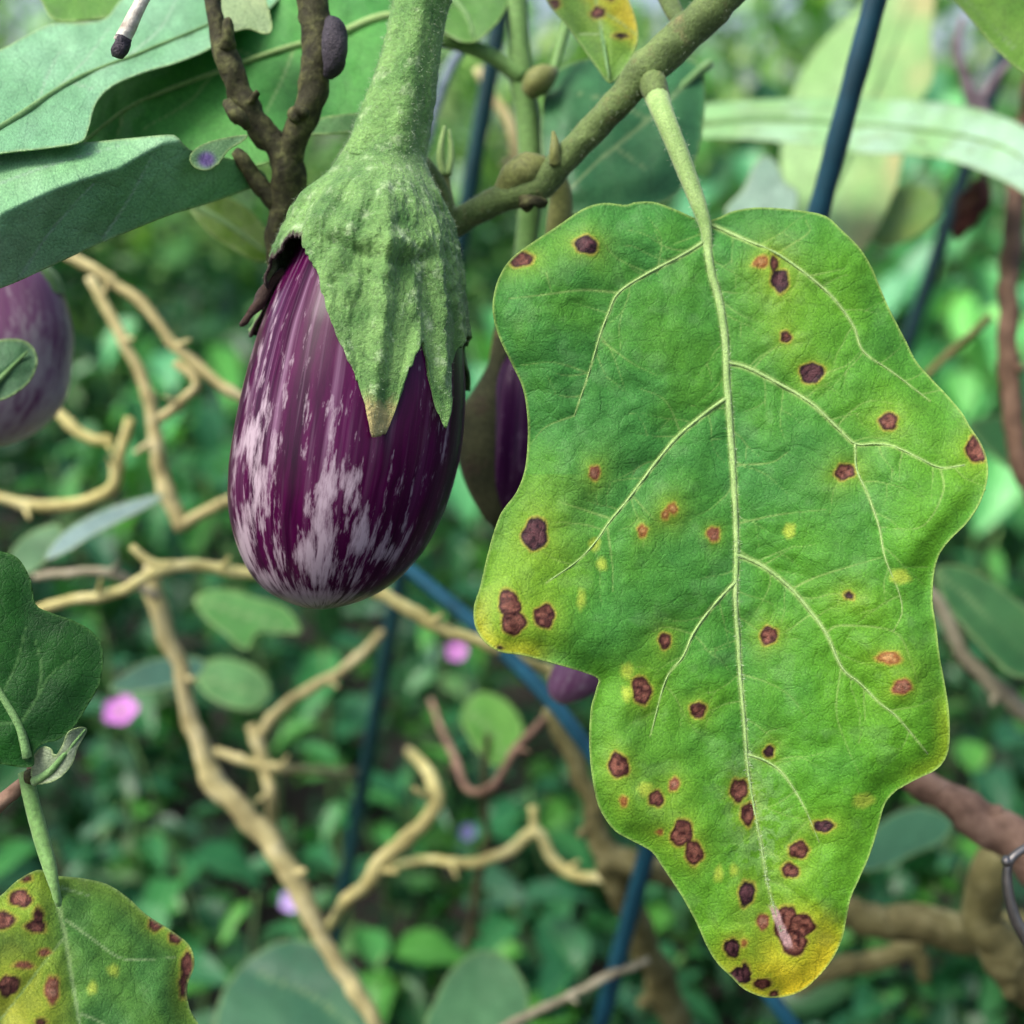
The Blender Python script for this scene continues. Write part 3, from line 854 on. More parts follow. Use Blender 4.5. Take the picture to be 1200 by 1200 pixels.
# calyx material reads these two masks
me = mesh_np('calyx', Vc, F, eo, attrs={'dry': dry.ravel(), 'brown': brn.ravel()})
mc = M_CALYX
t = mc.node_tree; p = t.nodes['Principled BSDF']; L = t.links
src = p.inputs['Base Color'].links[0].from_socket
a1 = node(t, 'ShaderNodeAttribute', attribute_name='dry'); a2 = node(t, 'ShaderNodeAttribute', attribute_name='brown')
c = mixrgb(t, 'MIX', a1.outputs['Fac'], src, (0.34, 0.29, 0.11))
c = mixrgb(t, 'MIX', a2.outputs['Fac'], c, (0.03, 0.016, 0.012))
L.new(c, p.inputs['Base Color'])
calyx = link('calyx', me, M_CALYX, egg)
sm = calyx.modifiers.new('thickness', 'SOLIDIFY'); sm.thickness = 0.0009; sm.offset = -1
Nc = (np.sin(TH2)[..., None] * nR - np.cos(TH2)[..., None] * nF).reshape(-1, 3)
tag(link('hair', hair_mesh('hair', Vc, Nc, 8000, 0.0010, 0.00008, eo, RNG), M_HAIR, calyx), kind='stuff')
# dried sepal sticking out at the left
V, F, N = px_tube([(334, 318, DE - .006, 5), (312, 338, DE - .006, 7), (298, 362, DE - .007, 6), (287, 378, DE - .008, 4), (281, 381, DE - .008, 2)], 4, 8, 0.4, 9)
link('sepal', mesh_np('sepal', V, F, eo), M_DRYBROWN, egg)

# stalk
STK = [(600, -330, DE + .01, 33), (560, -220, DE + .004, 32), (528, -110, DE, 32), (505, -30, DE, 33), (492, 10, DE, 31.5), (482, 60, DE, 33), (471, 110, DE, 38), (460, 150, DE, 42.5), (451, 185, DE, 47), (447, 200, DE, 50)]
q = catmull(STK, 14)
cc = PW(q[:, 0], q[:, 1], q[:, 2]); rr = q[:, 3] * mpp(q[:, 2])
V, F, N = tube_geo(cc, rr, 64, 0.0)
ang = np.tile(np.linspace(0, 2 * np.pi, 64, endpoint=False), len(V) // 64)
row = np.repeat(np.arange(len(V) // 64), 64)
V = V + N * ((0.045 * np.sin(ang * 5 + row * 0.03) + 0.10 * (fbm(np.cos(ang) * 4 + 7, np.sin(ang) * 4 + row * 0.05, 15) - 0.5) + 0.05 * (vnoise(ang * 9, row * 0.4, 5) - .5)) * np.concatenate([[0], rr, [0]])[row])[:, None]
stalk = link('stalk', mesh_np('stalk', V, F, eo), M_STALK, egg)
tag(link('hair', hair_mesh('hair', V[64:-64], N[64:-64], 7000, 0.0013, 0.00009, eo, RNG), M_HAIR, stalk), kind='stuff')

# ================================================================== OTHER EGGPLANTS
def small_egg(prof, d, mat, label, wbase, calpart=None, calmat=None):
    top = prof[0]
    e = empty('eggplant', P(top[1], top[0], d))
    tag(e, label, 'eggplant')
    V, F, uv, TH, CX, CY, RR = lathe(np.array(prof, float), d, 80, 72)
    y0, y1 = prof[0][0], prof[-1][0]
    wv = wbase * smooth(y0, y1, CY) * fbm(TH * 3, CY / 60, 5) * 2
    link('fruit', mesh_np('fruit', V, F, np.array(e.location), None, uv, attrs={'white': wv, 'streak': np.full(len(wv), 0.6)}), mat, e)
    if calpart is not None:
        V, F, uv, TH, CX, CY, RR = lathe(np.array(calpart, float), d, 60, 60, lambda th, y, r: r * (1 + 0.05 * np.sin(th * 5) + 0.07 * (fbm(th * 4, y / 25, 8) - .5)))
        link('calyx', mesh_np('calyx', V, F, np.array(e.location)), calmat, e)
    return e
small_egg([(262, -40, 3), (285, -30, 40), (320, -15, 74), (380, -4, 84), (430, -6, 85), (470, -10, 80), (500, -16, 62), (520, -20, 30), (524, -21, 1)], 0.47, M_SKIN_PALE,
          'blurred pale purple eggplant cut by the left edge of the picture', 0.75, [(205, -40, 12), (235, -40, 22), (265, -38, 48), (290, -30, 62), (320, -20, 80), (345, -14, 83)], M_STALK)
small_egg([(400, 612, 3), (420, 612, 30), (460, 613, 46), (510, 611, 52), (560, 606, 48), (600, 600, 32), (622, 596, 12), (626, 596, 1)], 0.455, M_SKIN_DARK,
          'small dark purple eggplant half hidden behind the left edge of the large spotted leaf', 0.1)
e3 = [o for o in COL.objects if o.get('label', '').startswith('small dark purple')][0]
# its dull calyx reaching far down at the left
V, F, uv, TH, CX, CY, RR = lathe(np.array([(395, 590, 10), (425, 586, 13), (450, 580, 20), (480, 576, 33), (520, 576, 39), (560, 579, 35), (600, 583, 20), (618, 584, 7), (622, 584, 1)], float), 0.449, 60, 48,
                                 lambda th, y, r: r * (1 + 0.05 * np.sin(th * 4 + 1)), 0.6)
link('calyx', mesh_np('calyx', V, F, np.array(e3.location)), mat_fuzzy('dull_calyx', (0.035, 0.04, 0.018), (0.10, 0.105, 0.045), 600, 0.7, 0.8, 0.05, (0.08, 0.055, 0.035)), e3)
tube_obj('stalk', [(600, 340, 0.46, 11), (588, 400, 0.457, 12), (584, 440, 0.453, 14)], M_OLIVE, e3)
small_egg([(742, 705, 2), (752, 698, 24), (775, 690, 38), (800, 678, 36), (815, 668, 24), (824, 662, 8), (826, 661, 1)], 0.47, M_SKIN_PALE,
          'dull mauve eggplant mostly hidden behind the large leaf above the blue cord', 0.2, [(716, 722, 8), (735, 716, 16), (752, 708, 27), (766, 700, 36)], M_STALK)

# ================================================================== BRANCHES IN FRONT
br = empty('branch', P(525, 268, 0.405))
tag(br, 'olive green branch rising to the upper right that carries the large spotted leaf', 'branch')
BR = [(470, 290, 0.415, 15), (525, 266, 0.408, 16), (575, 238, 0.403, 16), (610, 226, 0.401, 18), (632, 215, 0.400, 19), (660, 188, 0.397, 17), (700, 146, 0.393, 17.5), (735, 108, 0.389, 18.5), (758, 82, 0.387, 22),
      (790, 52, 0.385, 22), (830, 14, 0.382, 22), (870, -30, 0.379, 23), (960, -130, 0.376, 24), (1080, -240, 0.375, 26), (1190, -380, 0.38, 27)]
V, F, N = px_tube(BR, 5, 20, 0.08, 6)
stem_o = link('stem', mesh_np('stem', V, F, np.array(br.location)), M_BRANCH, br)
tag(link('hair', hair_mesh('hair', V, N, 4500, 0.0010, 0.00008, np.array(br.location), RNG), M_HAIR, stem_o), kind='stuff')
tube_obj('node', [(582, 232, 0.402, 8), (600, 213, 0.400, 18), (618, 199, 0.399, 20), (640, 194, 0.399, 12)], M_BUD, br, step=4, ns=14, lump=0.1)
tube_obj('leaf_base', [(752, 66, 0.390, 13), (759, 84, 0.3875, 17), (766, 101, 0.3845, 16.3), (772, 116, 0.382, 13.6)], M_BRANCH, br, step=3, ns=16, lump=0.06)
tube_obj('bud', [(651, 192, 0.394, 8), (650, 178, 0.392, 6.5), (650, 166, 0.392, 5), (648, 154, 0.392, 2)], M_BUD, br, step=3)
tube_obj('leaf_scar', [(615, 240, 0.396, 9), (622, 236, 0.394, 8), (640, 238, 0.396, 4)], M_TWIG, br, step=3, lump=0.4)
tube_obj('branch_stub', [(800, 30, 0.386, 10), (788, 10, 0.39, 11), (775, -20, 0.395, 12)], M_BRANCH, br, step=4)

tw = empty('twig', P(330, 290, 0.395))
tag(tw, 'dark knobbly forked twig with dead stubs rising behind the eggplant calyx', 'twig')
tube_obj('stem', [(335, 330, 0.400, 12), (326, 290, 0.400, 15), (333, 240, 0.397, 19), (337, 200, 0.394, 21), (325, 172, 0.392, 18), (305, 150, 0.390, 16), (287, 120, 0.388, 15), (276, 92, 0.387, 15), (262, 62, 0.386, 14), (255, 35, 0.386, 10), (247, -15, 0.387, 9)], M_TWIG, tw, step=5, ns=14, lump=0.22, seed=2)
tube_obj('fork', [(335, 195, 0.394, 18), (345, 165, 0.391, 17), (360, 128, 0.389, 17), (370, 90, 0.388, 18), (371, 40, 0.388, 18), (362, -20, 0.388, 18)], M_TWIG, tw, step=5, ns=14, lump=0.14, seed=5)
tube_obj('stub', [(336, 250, 0.397, 14), (315, 228, 0.395, 11), (298, 208, 0.393, 9), (284, 186, 0.391, 9), (276, 178, 0.391, 6)], M_TWIG, tw, step=4, lump=0.25, seed=7)
tube_obj('stub', [(266, 58, 0.384, 9), (268, 40, 0.382, 7), (267, 26, 0.381, 6), (270, 22, 0.381, 3)], M_TWIG, tw, step=3, lump=0.4, seed=8)
tube_obj('stub', [(290, 125, 0.386, 5), (299, 112, 0.383, 3.5), (302, 108, 0.383, 3)], M_TWIG, tw, step=2, lump=0.3)
tube_obj('stub', [(345, 135, 0.386, 11), (352, 130, 0.384, 9), (359, 134, 0.383, 6)], M_TWIG, tw, step=2, lump=0.4, seed=12)
tube_obj('scar', [(266, 120, 0.384, 6), (274, 132, 0.382, 9), (284, 140, 0.382, 8), (290, 150, 0.384, 4)], M_TWIG, tw, step=3, lump=0.3)
V, F, N = px_tube([(386, 24, 0.383, 6), (392, 34, 0.381, 13), (393, 55, 0.380, 15.5), (390, 76, 0.381, 13), (384, 90, 0.383, 6)], 3, 18, 0.12, 4)
link('bud', mesh_np('bud', V, F, np.array(tw.location)), M_PURPLEBLACK, tw)

# bleached hanging flower stalk, upper left
fs = empty('dried_flower_stalk', P(175, -20, 0.36))
tag(fs, 'bleached dry flower stalk with a purple tip hanging before the pale upper left leaf', 'stalk')
tube_obj('stem', [(185, -35, 0.362, 7), (165, 5, 0.36, 7.5), (152, 30, 0.359, 8), (142, 50, 0.359, 9)], M_WHITEDRY, fs, step=4, lump=0.12)
tube_obj('tip', [(145, 45, 0.3585, 9), (140, 58, 0.358, 9.5), (138, 67, 0.358, 6)], M_PURPLEBLACK, fs, step=3, lump=0.3)

# ================================================================== LEAVES: near and mid distance
def simple_leaf(name, label, outline, d_of, c0, c1, mid=None, veins=(), mat=None, step=5.0, ecol=(0.24, 0.36, 0.12), vcol=(0.22, 0.34, 0.14), spots=None, seed=1, nscale=60,
                yellow=None, petiole=None, bumps=10.0, vmat=None, group=None, thick=0.0003, quilt=6.0):
    """one leaf: blade + midrib (+ petiole); d_of(x, y, edge) gives the true distance of every point"""
    base = mid[0] if mid else outline[0]
    root = empty(name, P(base[0], base[1], float(d_of(np.array([base[0]], float), np.array([base[1]], float), np.array([20.0]))[0])))
    tag(root, label, 'leaf', group)
    lines = ([(4.0, 1.5, mid)] if mid else []) + [(2.2, 1.0, v) for v in veins]
    st = {}
    def dd(px, py, e):
        d = d_of(px, py, e)
        kk = mpp(0.4)
        if lines:
            st['v'] = vein_dist(px, py, lines)
            d = d - quilt * kk * (1 - np.exp(-(st['v'][0] / 24) ** 1.2))
        return d - (fbm(px / 40, py / 40, seed, 3) - 0.5) * bumps * kk
    def cf(px, py, e):
        n1 = fbm(px / nscale, py / nscale, seed + 5); n2 = fbm(px / 14, py / 14, seed + 9)
        c = mixc(np.tile(c0, (len(px), 1)), c1, np.clip(smooth(0.3, 0.7, n1), 0, 1))
        c *= (0.8 + 0.4 * n2)[:, None]
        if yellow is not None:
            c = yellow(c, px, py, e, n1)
        if lines:
            dv, wv = st['v']
            c = mixc(c, vcol, smooth(wv * 1.2, wv * 0.3, dv) * 0.8)
        if spots:
            c = paint_spots(c, px, py, spots, seed)
        return mixc(c, ecol, smooth(3.0, 0.5, e) * 0.6)
    blade('blade', outline, dd, cf, mat or M_LEAF2, root, step, thick, 420)
    if mid:
        q = catmull(mid, lambda a, b: max(2, int(np.hypot(*(b - a)) / 8)))
        d = d_of(q[:, 0], q[:, 1], np.full(len(q), 20.0))
        V, F, N = tube_geo(PW(q[:, 0], q[:, 1], d - 0.0004), np.linspace(5.5, 1.2, len(q)) * mpp(d), 8, 0.1)
        link('midrib', mesh_np('midrib', V, F, np.array(root.location)), vmat or M_VEIN_D, root)
    if petiole:
        tube_obj('petiole', petiole, vmat or M_GSTEM, root, step=8, lump=0.06)
    return root

def plane(d0, x0, y0, gx=0.0, gy=0.0, curl=0.0):
    """gx, gy: metres further away per 100 photograph pixels; curl bends the rim back"""
    return lambda x, y, e: d0 + gx * (x - x0) / 100 + gy * (y - y0) / 100 + curl * smooth(40, 0, e)

# lower left spotted leaf
def yel_ll(c, px, py, e, n1):
    f = smooth(10, -50, px - (66 + (py - 1030) * 0.16)) * np.clip(0.5 + (n1 - .45) * 2.2, 0, 1)
    c = mixc(c, (0.34, 0.34, 0.03), f * 0.9)
    return mixc(c, (0.14, 0.25, 0.03), smooth(30, 0, e) * 0.7)
SP_LL = [(24, 1053, 12, 10, 1, 6), (3, 1079, 13, 10, 1, 6), (45, 1075, 6, 10, 1, 5), (42, 1086, 10, 7, 1, 5), (31, 1029, 6, 4, 1, 4), (182, 1083, 8, 7, 1, 4), (206, 1099, 7, 7, 1, 4), (219, 1132, 7, 14, 1, 4),
         (215, 1156, 5, 12, 1, 4), (10, 1155, 11, 12, 1, 6), (61, 1160, 8, 14, 2, 6), (28, 1131, 9, 4, 2, 5), (52, 1116, 6, 4, 2, 5), (48, 1198, 6, 4, 1, 4), (133, 1137, 4, 5, 4, 0), (108, 1158, 4, 5, 4, 0)]
simple_leaf('eggplant_leaf', 'yellow and green leaf with brown blotches in the lower left corner',
            [(66, 1026), (95, 1029), (125, 1036), (150, 1052), (172, 1072), (200, 1090), (222, 1108), (228, 1130), (220, 1155), (222, 1180), (235, 1205), (248, 1240), (220, 1300), (110, 1330), (0, 1310), (-90, 1240), (-110, 1150), (-70, 1085), (-20, 1060), (0, 1050), (20, 1032), (42, 1020), (55, 1021)],
            plane(0.345, 60, 1100, 0.012, -0.012, 0.004), (0.045, 0.15, 0.03), (0.075, 0.20, 0.03), [(61, 1022), (68, 1060), (75, 1090), (83, 1140), (93, 1200), (105, 1290)],
            [[(77, 1078), (105, 1098), (140, 1122), (170, 1124), (205, 1122)], [(76, 1098), (50, 1130), (20, 1170), (0, 1195)], [(95, 1188), (120, 1200), (150, 1230)], [(72, 1040), (105, 1050)]],
            spots=SP_LL, step=2.6, yellow=yel_ll, petiole=[(30, 905, 0.356, 9), (36, 935, 0.354, 9), (48, 980, 0.352, 9.5), (59, 1018, 0.349, 8), (65, 1045, 0.3475, 4.5), (69, 1062, 0.3475, 3)], vmat=M_GSTEM, seed=33)

# dark leaf at the left edge
simple_leaf('eggplant_leaf', 'dark green lobed leaf at the left edge above the curled young leaf',
            [(38, 898), (10, 897), (-30, 885), (-90, 840), (-130, 760), (-110, 670), (-50, 640), (0, 646), (22, 655), (36, 680), (42, 708), (60, 718), (88, 728), (110, 742), (121, 765), (117, 800), (102, 828), (88, 850), (70, 866), (50, 872), (40, 882)],
            plane(0.350, 40, 780, 0.006, -0.004, 0.0015), (0.006, 0.050, 0.006), (0.011, 0.078, 0.008), [(32, 888), (22, 850), (2, 815), (-40, 740), (-70, 690)],
            [[(24, 848), (45, 815), (60, 790), (90, 770)], [(20, 846), (-20, 850)], [(2, 815), (20, 775), (30, 735)], [(45, 815), (48, 780), (40, 745)]], step=3, seed=44, ecol=(0.05, 0.14, 0.03), vcol=(0.06, 0.16, 0.04), bumps=2.5, quilt=3)

# young curled leaf
simple_leaf('young_leaf', 'small grey green curled young leaf by the twig at the left',
            [(38, 918), (36, 905), (40, 885), (50, 875), (60, 878), (64, 886), (72, 875), (80, 858), (95, 852), (102, 856), (92, 875), (85, 895), (72, 910), (55, 918)],
            lambda x, y, e: 0.352 - 0.004 * np.sin(np.clip((x - 40) / 50, 0, 2) * 2.5), (0.16, 0.23, 0.13), (0.24, 0.31, 0.19), [(40, 916), (58, 905), (75, 885), (100, 855)], step=2, seed=55)
tl = empty('twig', P(0, 940, 0.362)); tag(tl, 'short pale brown twig end entering at the left edge beside the young leaf', 'twig')
tube_obj('stem', [(-420, 1500, 0.5, 15), (-230, 1180, 0.40, 14), (-110, 1030, 0.375, 13), (-30, 960, 0.364, 12), (0, 940, 0.362, 10), (22, 922, 0.360, 8), (36, 908, 0.358, 8), (38, 896, 0.357, 7)], M_PINKB, tl, step=4, lump=0.25)
tube_obj('stub', [(36, 912, 0.354, 8), (34, 906, 0.352, 6)], M_TWIG, tl, step=2)

# little leaf in front of the left eggplant
simple_leaf('eggplant_leaf', 'small rounded dark green leaf in front of the pale purple eggplant', [(-30, 480), (-35, 430), (-10, 402), (18, 397), (36, 404), (44, 422), (36, 445), (15, 463), (-8, 472)],
            plane(0.40, 10, 430, 0.004, -0.01, 0.003), (0.03, 0.10, 0.04), (0.05, 0.14, 0.06), [(-30, 480), (0, 445), (32, 412)], [], step=3, seed=66)

# big pale leaf, upper left: three blades
def fold_leaf(x, y, e):
    yc = np.interp(x, [-80, 0, 60, 140, 190, 290], [285, 250, 222, 195, 167, 150])
    up = np.clip(yc - y, 0, None); dn = np.clip(y - yc, 0, None)
    return 0.333 + 0.00040 * up + 0.00010 * dn + 0.00020 * np.clip(x, 0, 320)
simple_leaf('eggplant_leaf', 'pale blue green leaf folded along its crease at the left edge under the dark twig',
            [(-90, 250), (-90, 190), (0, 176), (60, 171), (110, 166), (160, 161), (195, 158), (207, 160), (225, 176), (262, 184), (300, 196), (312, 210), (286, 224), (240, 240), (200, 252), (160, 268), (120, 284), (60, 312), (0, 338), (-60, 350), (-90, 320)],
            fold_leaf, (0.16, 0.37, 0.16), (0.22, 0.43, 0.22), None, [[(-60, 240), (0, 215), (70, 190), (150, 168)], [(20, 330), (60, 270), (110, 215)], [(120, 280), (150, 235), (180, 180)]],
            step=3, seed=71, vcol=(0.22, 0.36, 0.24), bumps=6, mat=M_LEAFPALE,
            yellow=lambda c, px, py, e, n: mixc(c, (0.05, 0.21, 0.06), smooth(0, 6, py - np.interp(px, [-80, 0, 60, 140, 190, 290], [285, 250, 222, 195, 167, 150])) * smooth(0, 190, px + 40) * 0.6))  # shade of the half below the crease painted as darker green
def a_leaf(x, y, e):
    return 0.352 + 0.0004 * np.clip(190 - y, -100, 300) + 0.00005 * (x - 100)
simple_leaf('eggplant_leaf', 'broad pale sheen covered leaf filling the upper left corner',
            [(-110, 205), (-140, 140), (-60, 80), (0, 58), (30, 42), (62, 28), (100, 27), (125, 20), (150, -8), (230, -60), (300, -60), (330, -20), (318, 8), (270, 40), (240, 60), (205, 74), (165, 86), (130, 102), (112, 122), (104, 150), (95, 166), (60, 173), (0, 180), (-60, 192)],
            a_leaf, (0.13, 0.33, 0.15), (0.19, 0.41, 0.22), [(-120, 215), (0, 150), (85, 95), (170, 60), (260, 20), (300, -20)],  # sky sheen also put into the pale base colour
            [[(0, 150), (40, 125), (55, 90), (70, 60)], [(60, 110), (100, 70), (130, 30)], [(85, 97), (110, 105)], [(150, 66), (190, 30), (215, -20)]],
            step=3, seed=81, vcol=(0.26, 0.40, 0.26), bumps=7, mat=M_LEAFPALE)
def c_leaf(x, y, e):
    return 0.412 + 0.00018 * np.clip(160 - y, -100, 300)
simple_leaf('eggplant_leaf', 'shaded green leaf with a pale midrib under the pale upper left leaf',
            [(70, 200), (85, 150), (110, 110), (160, 75), (230, 40), (300, -10), (380, -40), (450, -20), (462, 40), (455, 110), (425, 152), (360, 158), (330, 185), (250, 205), (150, 215)],
            c_leaf, (0.045, 0.22, 0.04), (0.07, 0.27, 0.05), [(500, 10), (440, 22), (400, 38), (345, 54), (300, 68), (250, 86), (190, 108), (145, 130), (100, 165)],
            [[(345, 55), (332, 90), (310, 135)], [(250, 86), (220, 120), (170, 150)], [(145, 128), (140, 150), (130, 180)], [(300, 68), (260, 50)]], step=3.5, seed=91, vmat=M_VEIN, vcol=(0.2, 0.34, 0.12))
simple_leaf('leaf_tip', 'small curled leaf tip with a violet end in front of the twig stub',
            [(290, 158), (270, 160), (245, 166), (228, 175), (222, 186), (228, 196), (242, 200), (256, 192), (268, 176), (284, 166)],
            lambda x, y, e: 0.376 + 0.00006 * (x - 250), (0.10, 0.22, 0.09), (0.14, 0.27, 0.12), None, (), step=2, seed=97,
            yellow=lambda c, px, py, e, n: mixc(c, (0.10, 0.07, 0.20), smooth(15, 5, np.hypot(px - 242, (py - 187) * 1.1))))
simple_leaf('eggplant_leaf', 'pale yellowish leaf end between the two forks of the dark twig', [(250, -30), (300, -30), (312, 0), (319, 30), (312, 40), (290, 34), (262, 38), (248, 20)],
            plane(0.402, 290, 10, 0.0, -0.02), (0.20, 0.30, 0.14), (0.27, 0.36, 0.17), None, (), step=3, seed=99)
simple_leaf('eggplant_leaf', 'narrow green leaf strip beside the stalk at the dark twig', [(345, 158), (370, 140), (400, 134), (440, 132), (470, 140), (440, 152), (400, 156), (370, 158)],
            plane(0.405, 400, 145, 0.0, -0.02), (0.05, 0.16, 0.05), (0.08, 0.21, 0.06), None, (), step=3, seed=101)
simple_leaf('eggplant_leaf', 'bright green leaf corner at the very top left', [(40, -30), (130, -40), (145, -8), (128, 18), (104, 23), (66, 24), (50, 5)], plane(0.43, 90, 0, 0, -0.02), (0.06, 0.19, 0.02), (0.09, 0.24, 0.03), None, (), step=4, seed=103)
simple_leaf('eggplant_leaf', 'yellow green drooping leaf under the folded pale leaf', [(222, 240), (250, 228), (285, 240), (315, 272), (322, 300), (300, 306), (270, 290), (240, 268)],
            plane(0.47, 270, 270, 0, -0.01), (0.10, 0.22, 0.02), (0.15, 0.28, 0.03), [(225, 240), (270, 265), (318, 300)], (), step=4, seed=105, mat=M_LEAFBG)

# upper middle and right leaves
def yel_top(c, px, py, e, n1):
    f = smooth(2, 26, (px - 660) * 0.6 - (py + 8) * 0.62) * smooth(-0.1, 0.5, n1)
    return mixc(c, (0.42, 0.34, 0.02), f * 0.85)
simple_leaf('eggplant_leaf', 'yellowing leaf with small dark spots hanging at the top middle', [(628, -40), (720, -40), (735, -5), (746, 25), (747, 50), (735, 75), (716, 97), (700, 80), (682, 55), (660, 25), (640, 0)],
            plane(0.405, 690, 30, -0.005, -0.012, 0.004), (0.09, 0.22, 0.03), (0.13, 0.27, 0.035), [(690, -40), (702, 20), (714, 92)], [[(700, 10), (725, 25), (745, 40)], [(705, 40), (680, 40)]], step=2.6, seed=111,
            spots=[(701, 15, 8, 6, 1, 4), (728, 42, 7, 3, 0, 3), (648, 5, 7, 6, 1, 4), (715, -4, 6, 4, 1, 4)], yellow=yel_top)
simple_leaf('eggplant_leaf', 'rounded blue green leaf behind the olive branch and the long petiole', [(650, 245), (640, 210), (634, 170), (636, 120), (650, 85), (690, 68), (740, 60), (790, 64), (822, 80), (826, 130), (818, 180), (800, 220), (770, 240), (710, 252)],
            plane(0.452, 730, 160, 0.003, -0.02, 0.006), (0.03, 0.15, 0.05), (0.05, 0.19, 0.065), [(832, 74), (812, 90), (760, 140), (700, 190), (655, 235)], [[(760, 140), (720, 120), (680, 110)], [(720, 172), (760, 200)]], step=4, seed=121, mat=M_LEAFBG)
simple_leaf('long_leaf', 'long pale strap shaped leaf arching across the teal stake at the upper right', [(812, 142), (815, 125), (850, 119), (910, 116), (980, 114), (1050, 116), (1110, 121), (1160, 131), (1200, 148), (1240, 180), (1245, 240), (1215, 235), (1180, 214), (1130, 193), (1080, 182), (1020, 180), (960, 172), (900, 165), (850, 162), (818, 160)],
            lambda x, y, e: 0.62 - 0.0001 * (x - 900) - 0.0007 * (y - 150), (0.25, 0.47, 0.20), (0.36, 0.55, 0.40), [(815, 146), (900, 140), (1000, 146), (1100, 155), (1180, 175), (1235, 220)],  # overexposed sky highlight partly put into the pale green
            [[(1000, 155), (1080, 165), (1150, 180)], [(860, 130), (960, 128), (1060, 133)], [(860, 152), (960, 160), (1040, 168)]], step=6, seed=131, mat=M_LEAFBG, ecol=(0.2, 0.32, 0.1), bumps=16)
simple_leaf('eggplant_leaf', 'bright yellow green leaf in the upper right corner', [(1110, -20), (1160, -40), (1240, -40), (1260, 40), (1250, 110), (1215, 95), (1180, 70), (1140, 25)], plane(0.42, 1180, 20, 0, -0.015), (0.11, 0.27, 0.03), (0.15, 0.32, 0.04), None, [[(1120, -10), (1170, 40), (1230, 90)]], step=5, seed=141, mat=M_LEAFBG, petiole=[(1120, -15, 0.425, 6), (1090, -80, 0.41, 7), (1050, -160, 0.39, 8), (1030, -200, 0.377, 9)])
simple_leaf('eggplant_leaf', 'large pale green leaf yellowing down one side behind the teal stake', [(925, 250), (915, 190), (925, 120), (955, 60), (1000, 15), (1050, -30), (1095, -30), (1092, 40), (1094, 90), (1078, 120), (1060, 170), (1050, 220), (1015, 290), (985, 300), (950, 280)],
            plane(0.72, 1000, 150, 0.0, -0.05), (0.26, 0.46, 0.17), (0.34, 0.54, 0.24), [(945, 280), (985, 200), (1020, 120), (1070, 0)], [[(985, 200), (950, 160)], [(1020, 120), (975, 80)], [(1000, 170), (1045, 160)]], step=6, seed=151, mat=M_LEAFBG,
            yellow=lambda c, px, py, e, n: mixc(c, (0.42, 0.40, 0.18), smooth(-10, 40, (px - 985) - (250 - py) * 0.22) * smooth(0.25, 0.6, n) * 0.9))
simple_leaf('eggplant_leaf', 'round yellow green leaf right of the teal stake under the long pale leaf', [(1022, 282), (1025, 250), (1045, 225), (1075, 216), (1098, 228), (1100, 250), (1080, 272), (1050, 288)], plane(0.70, 1060, 250, 0, -0.05), (0.14, 0.26, 0.06), (0.26, 0.33, 0.06), None, [[(1025, 280), (1060, 250), (1095, 232)]], step=5, seed=161, mat=M_LEAFBG)
simple_leaf('eggplant_leaf', 'pale blue green leaf just above the large leaf left of the teal stake', [(850, 250), (870, 222), (882, 195), (895, 182), (910, 190), (920, 212), (935, 225), (930, 250), (900, 262)], plane(0.58, 890, 220, 0, -0.02), (0.22, 0.36, 0.27), (0.28, 0.42, 0.33), None, (), step=5, seed=171, mat=M_LEAFBG)
simple_leaf('eggplant_leaf', 'green leaf at the top edge between the stalk and the upright stem', [(500, -30), (590, -40), (596, 0), (580, 30), (552, 50), (520, 38), (505, 10)], plane(0.46, 550, 10, 0, -0.02), (0.06, 0.19, 0.03), (0.09, 0.24, 0.04), [(510, -20), (545, 15), (555, 45)], (), step=4, seed=181, mat=M_LEAFBG)
simple_leaf('eggplant_leaf', 'grey blue narrow leaf lying across pale twigs at the left', [(52, 656), (68, 630), (95, 610), (130, 594), (165, 583), (192, 579), (178, 592), (148, 608), (112, 626), (80, 646)],
            plane(0.56, 120, 615, -0.01, -0.03), (0.10, 0.20, 0.19), (0.14, 0.25, 0.24), None, (), step=4, seed=191, mat=M_LEAFBG)
simple_leaf('weed_leaf', 'pale oval leaf left of the narrow grey blue leaf', [(8, 672), (14, 645), (34, 625), (62, 614), (74, 622), (66, 645), (48, 664), (28, 674)], plane(0.62, 40, 645, 0, -0.04), (0.08, 0.2, 0.08), (0.11, 0.24, 0.11), None, (), step=5, seed=192, mat=M_LEAFBG)
simple_leaf('weed_leaf', 'bright green pointed leaf just below the striped eggplant at its left', [(228, 700), (262, 690), (300, 700), (335, 712), (353, 740), (330, 742), (302, 742), (288, 762), (262, 742), (240, 724)], plane(0.68, 290, 720, 0, -0.05), (0.05, 0.2, 0.03), (0.07, 0.23, 0.05), None, [[(230, 702), (290, 722), (345, 738)]], step=5, seed=193, mat=M_LEAFBG)
simple_leaf('weed_leaf', 'dusky teal leaf above the large pink flower', [(128, 808), (150, 786), (180, 772), (215, 768), (242, 776), (228, 796), (195, 806), (160, 812)], plane(0.66, 185, 790, 0, -0.05), (0.04, 0.13, 0.085), (0.06, 0.16, 0.10), None, (), step=5, seed=194, mat=M_LEAFBG)
simple_leaf('weed_leaf', 'fresh green leaf right of the dusky teal leaf', [(228, 790), (250, 772), (285, 775), (312, 795), (316, 815), (295, 832), (262, 826), (240, 812)], plane(0.72, 270, 800, 0, -0.05), (0.07, 0.22, 0.06), (0.10, 0.26, 0.08), None, [[(230, 792), (270, 805), (310, 815)]], step=5, seed=195, mat=M_LEAFBG)
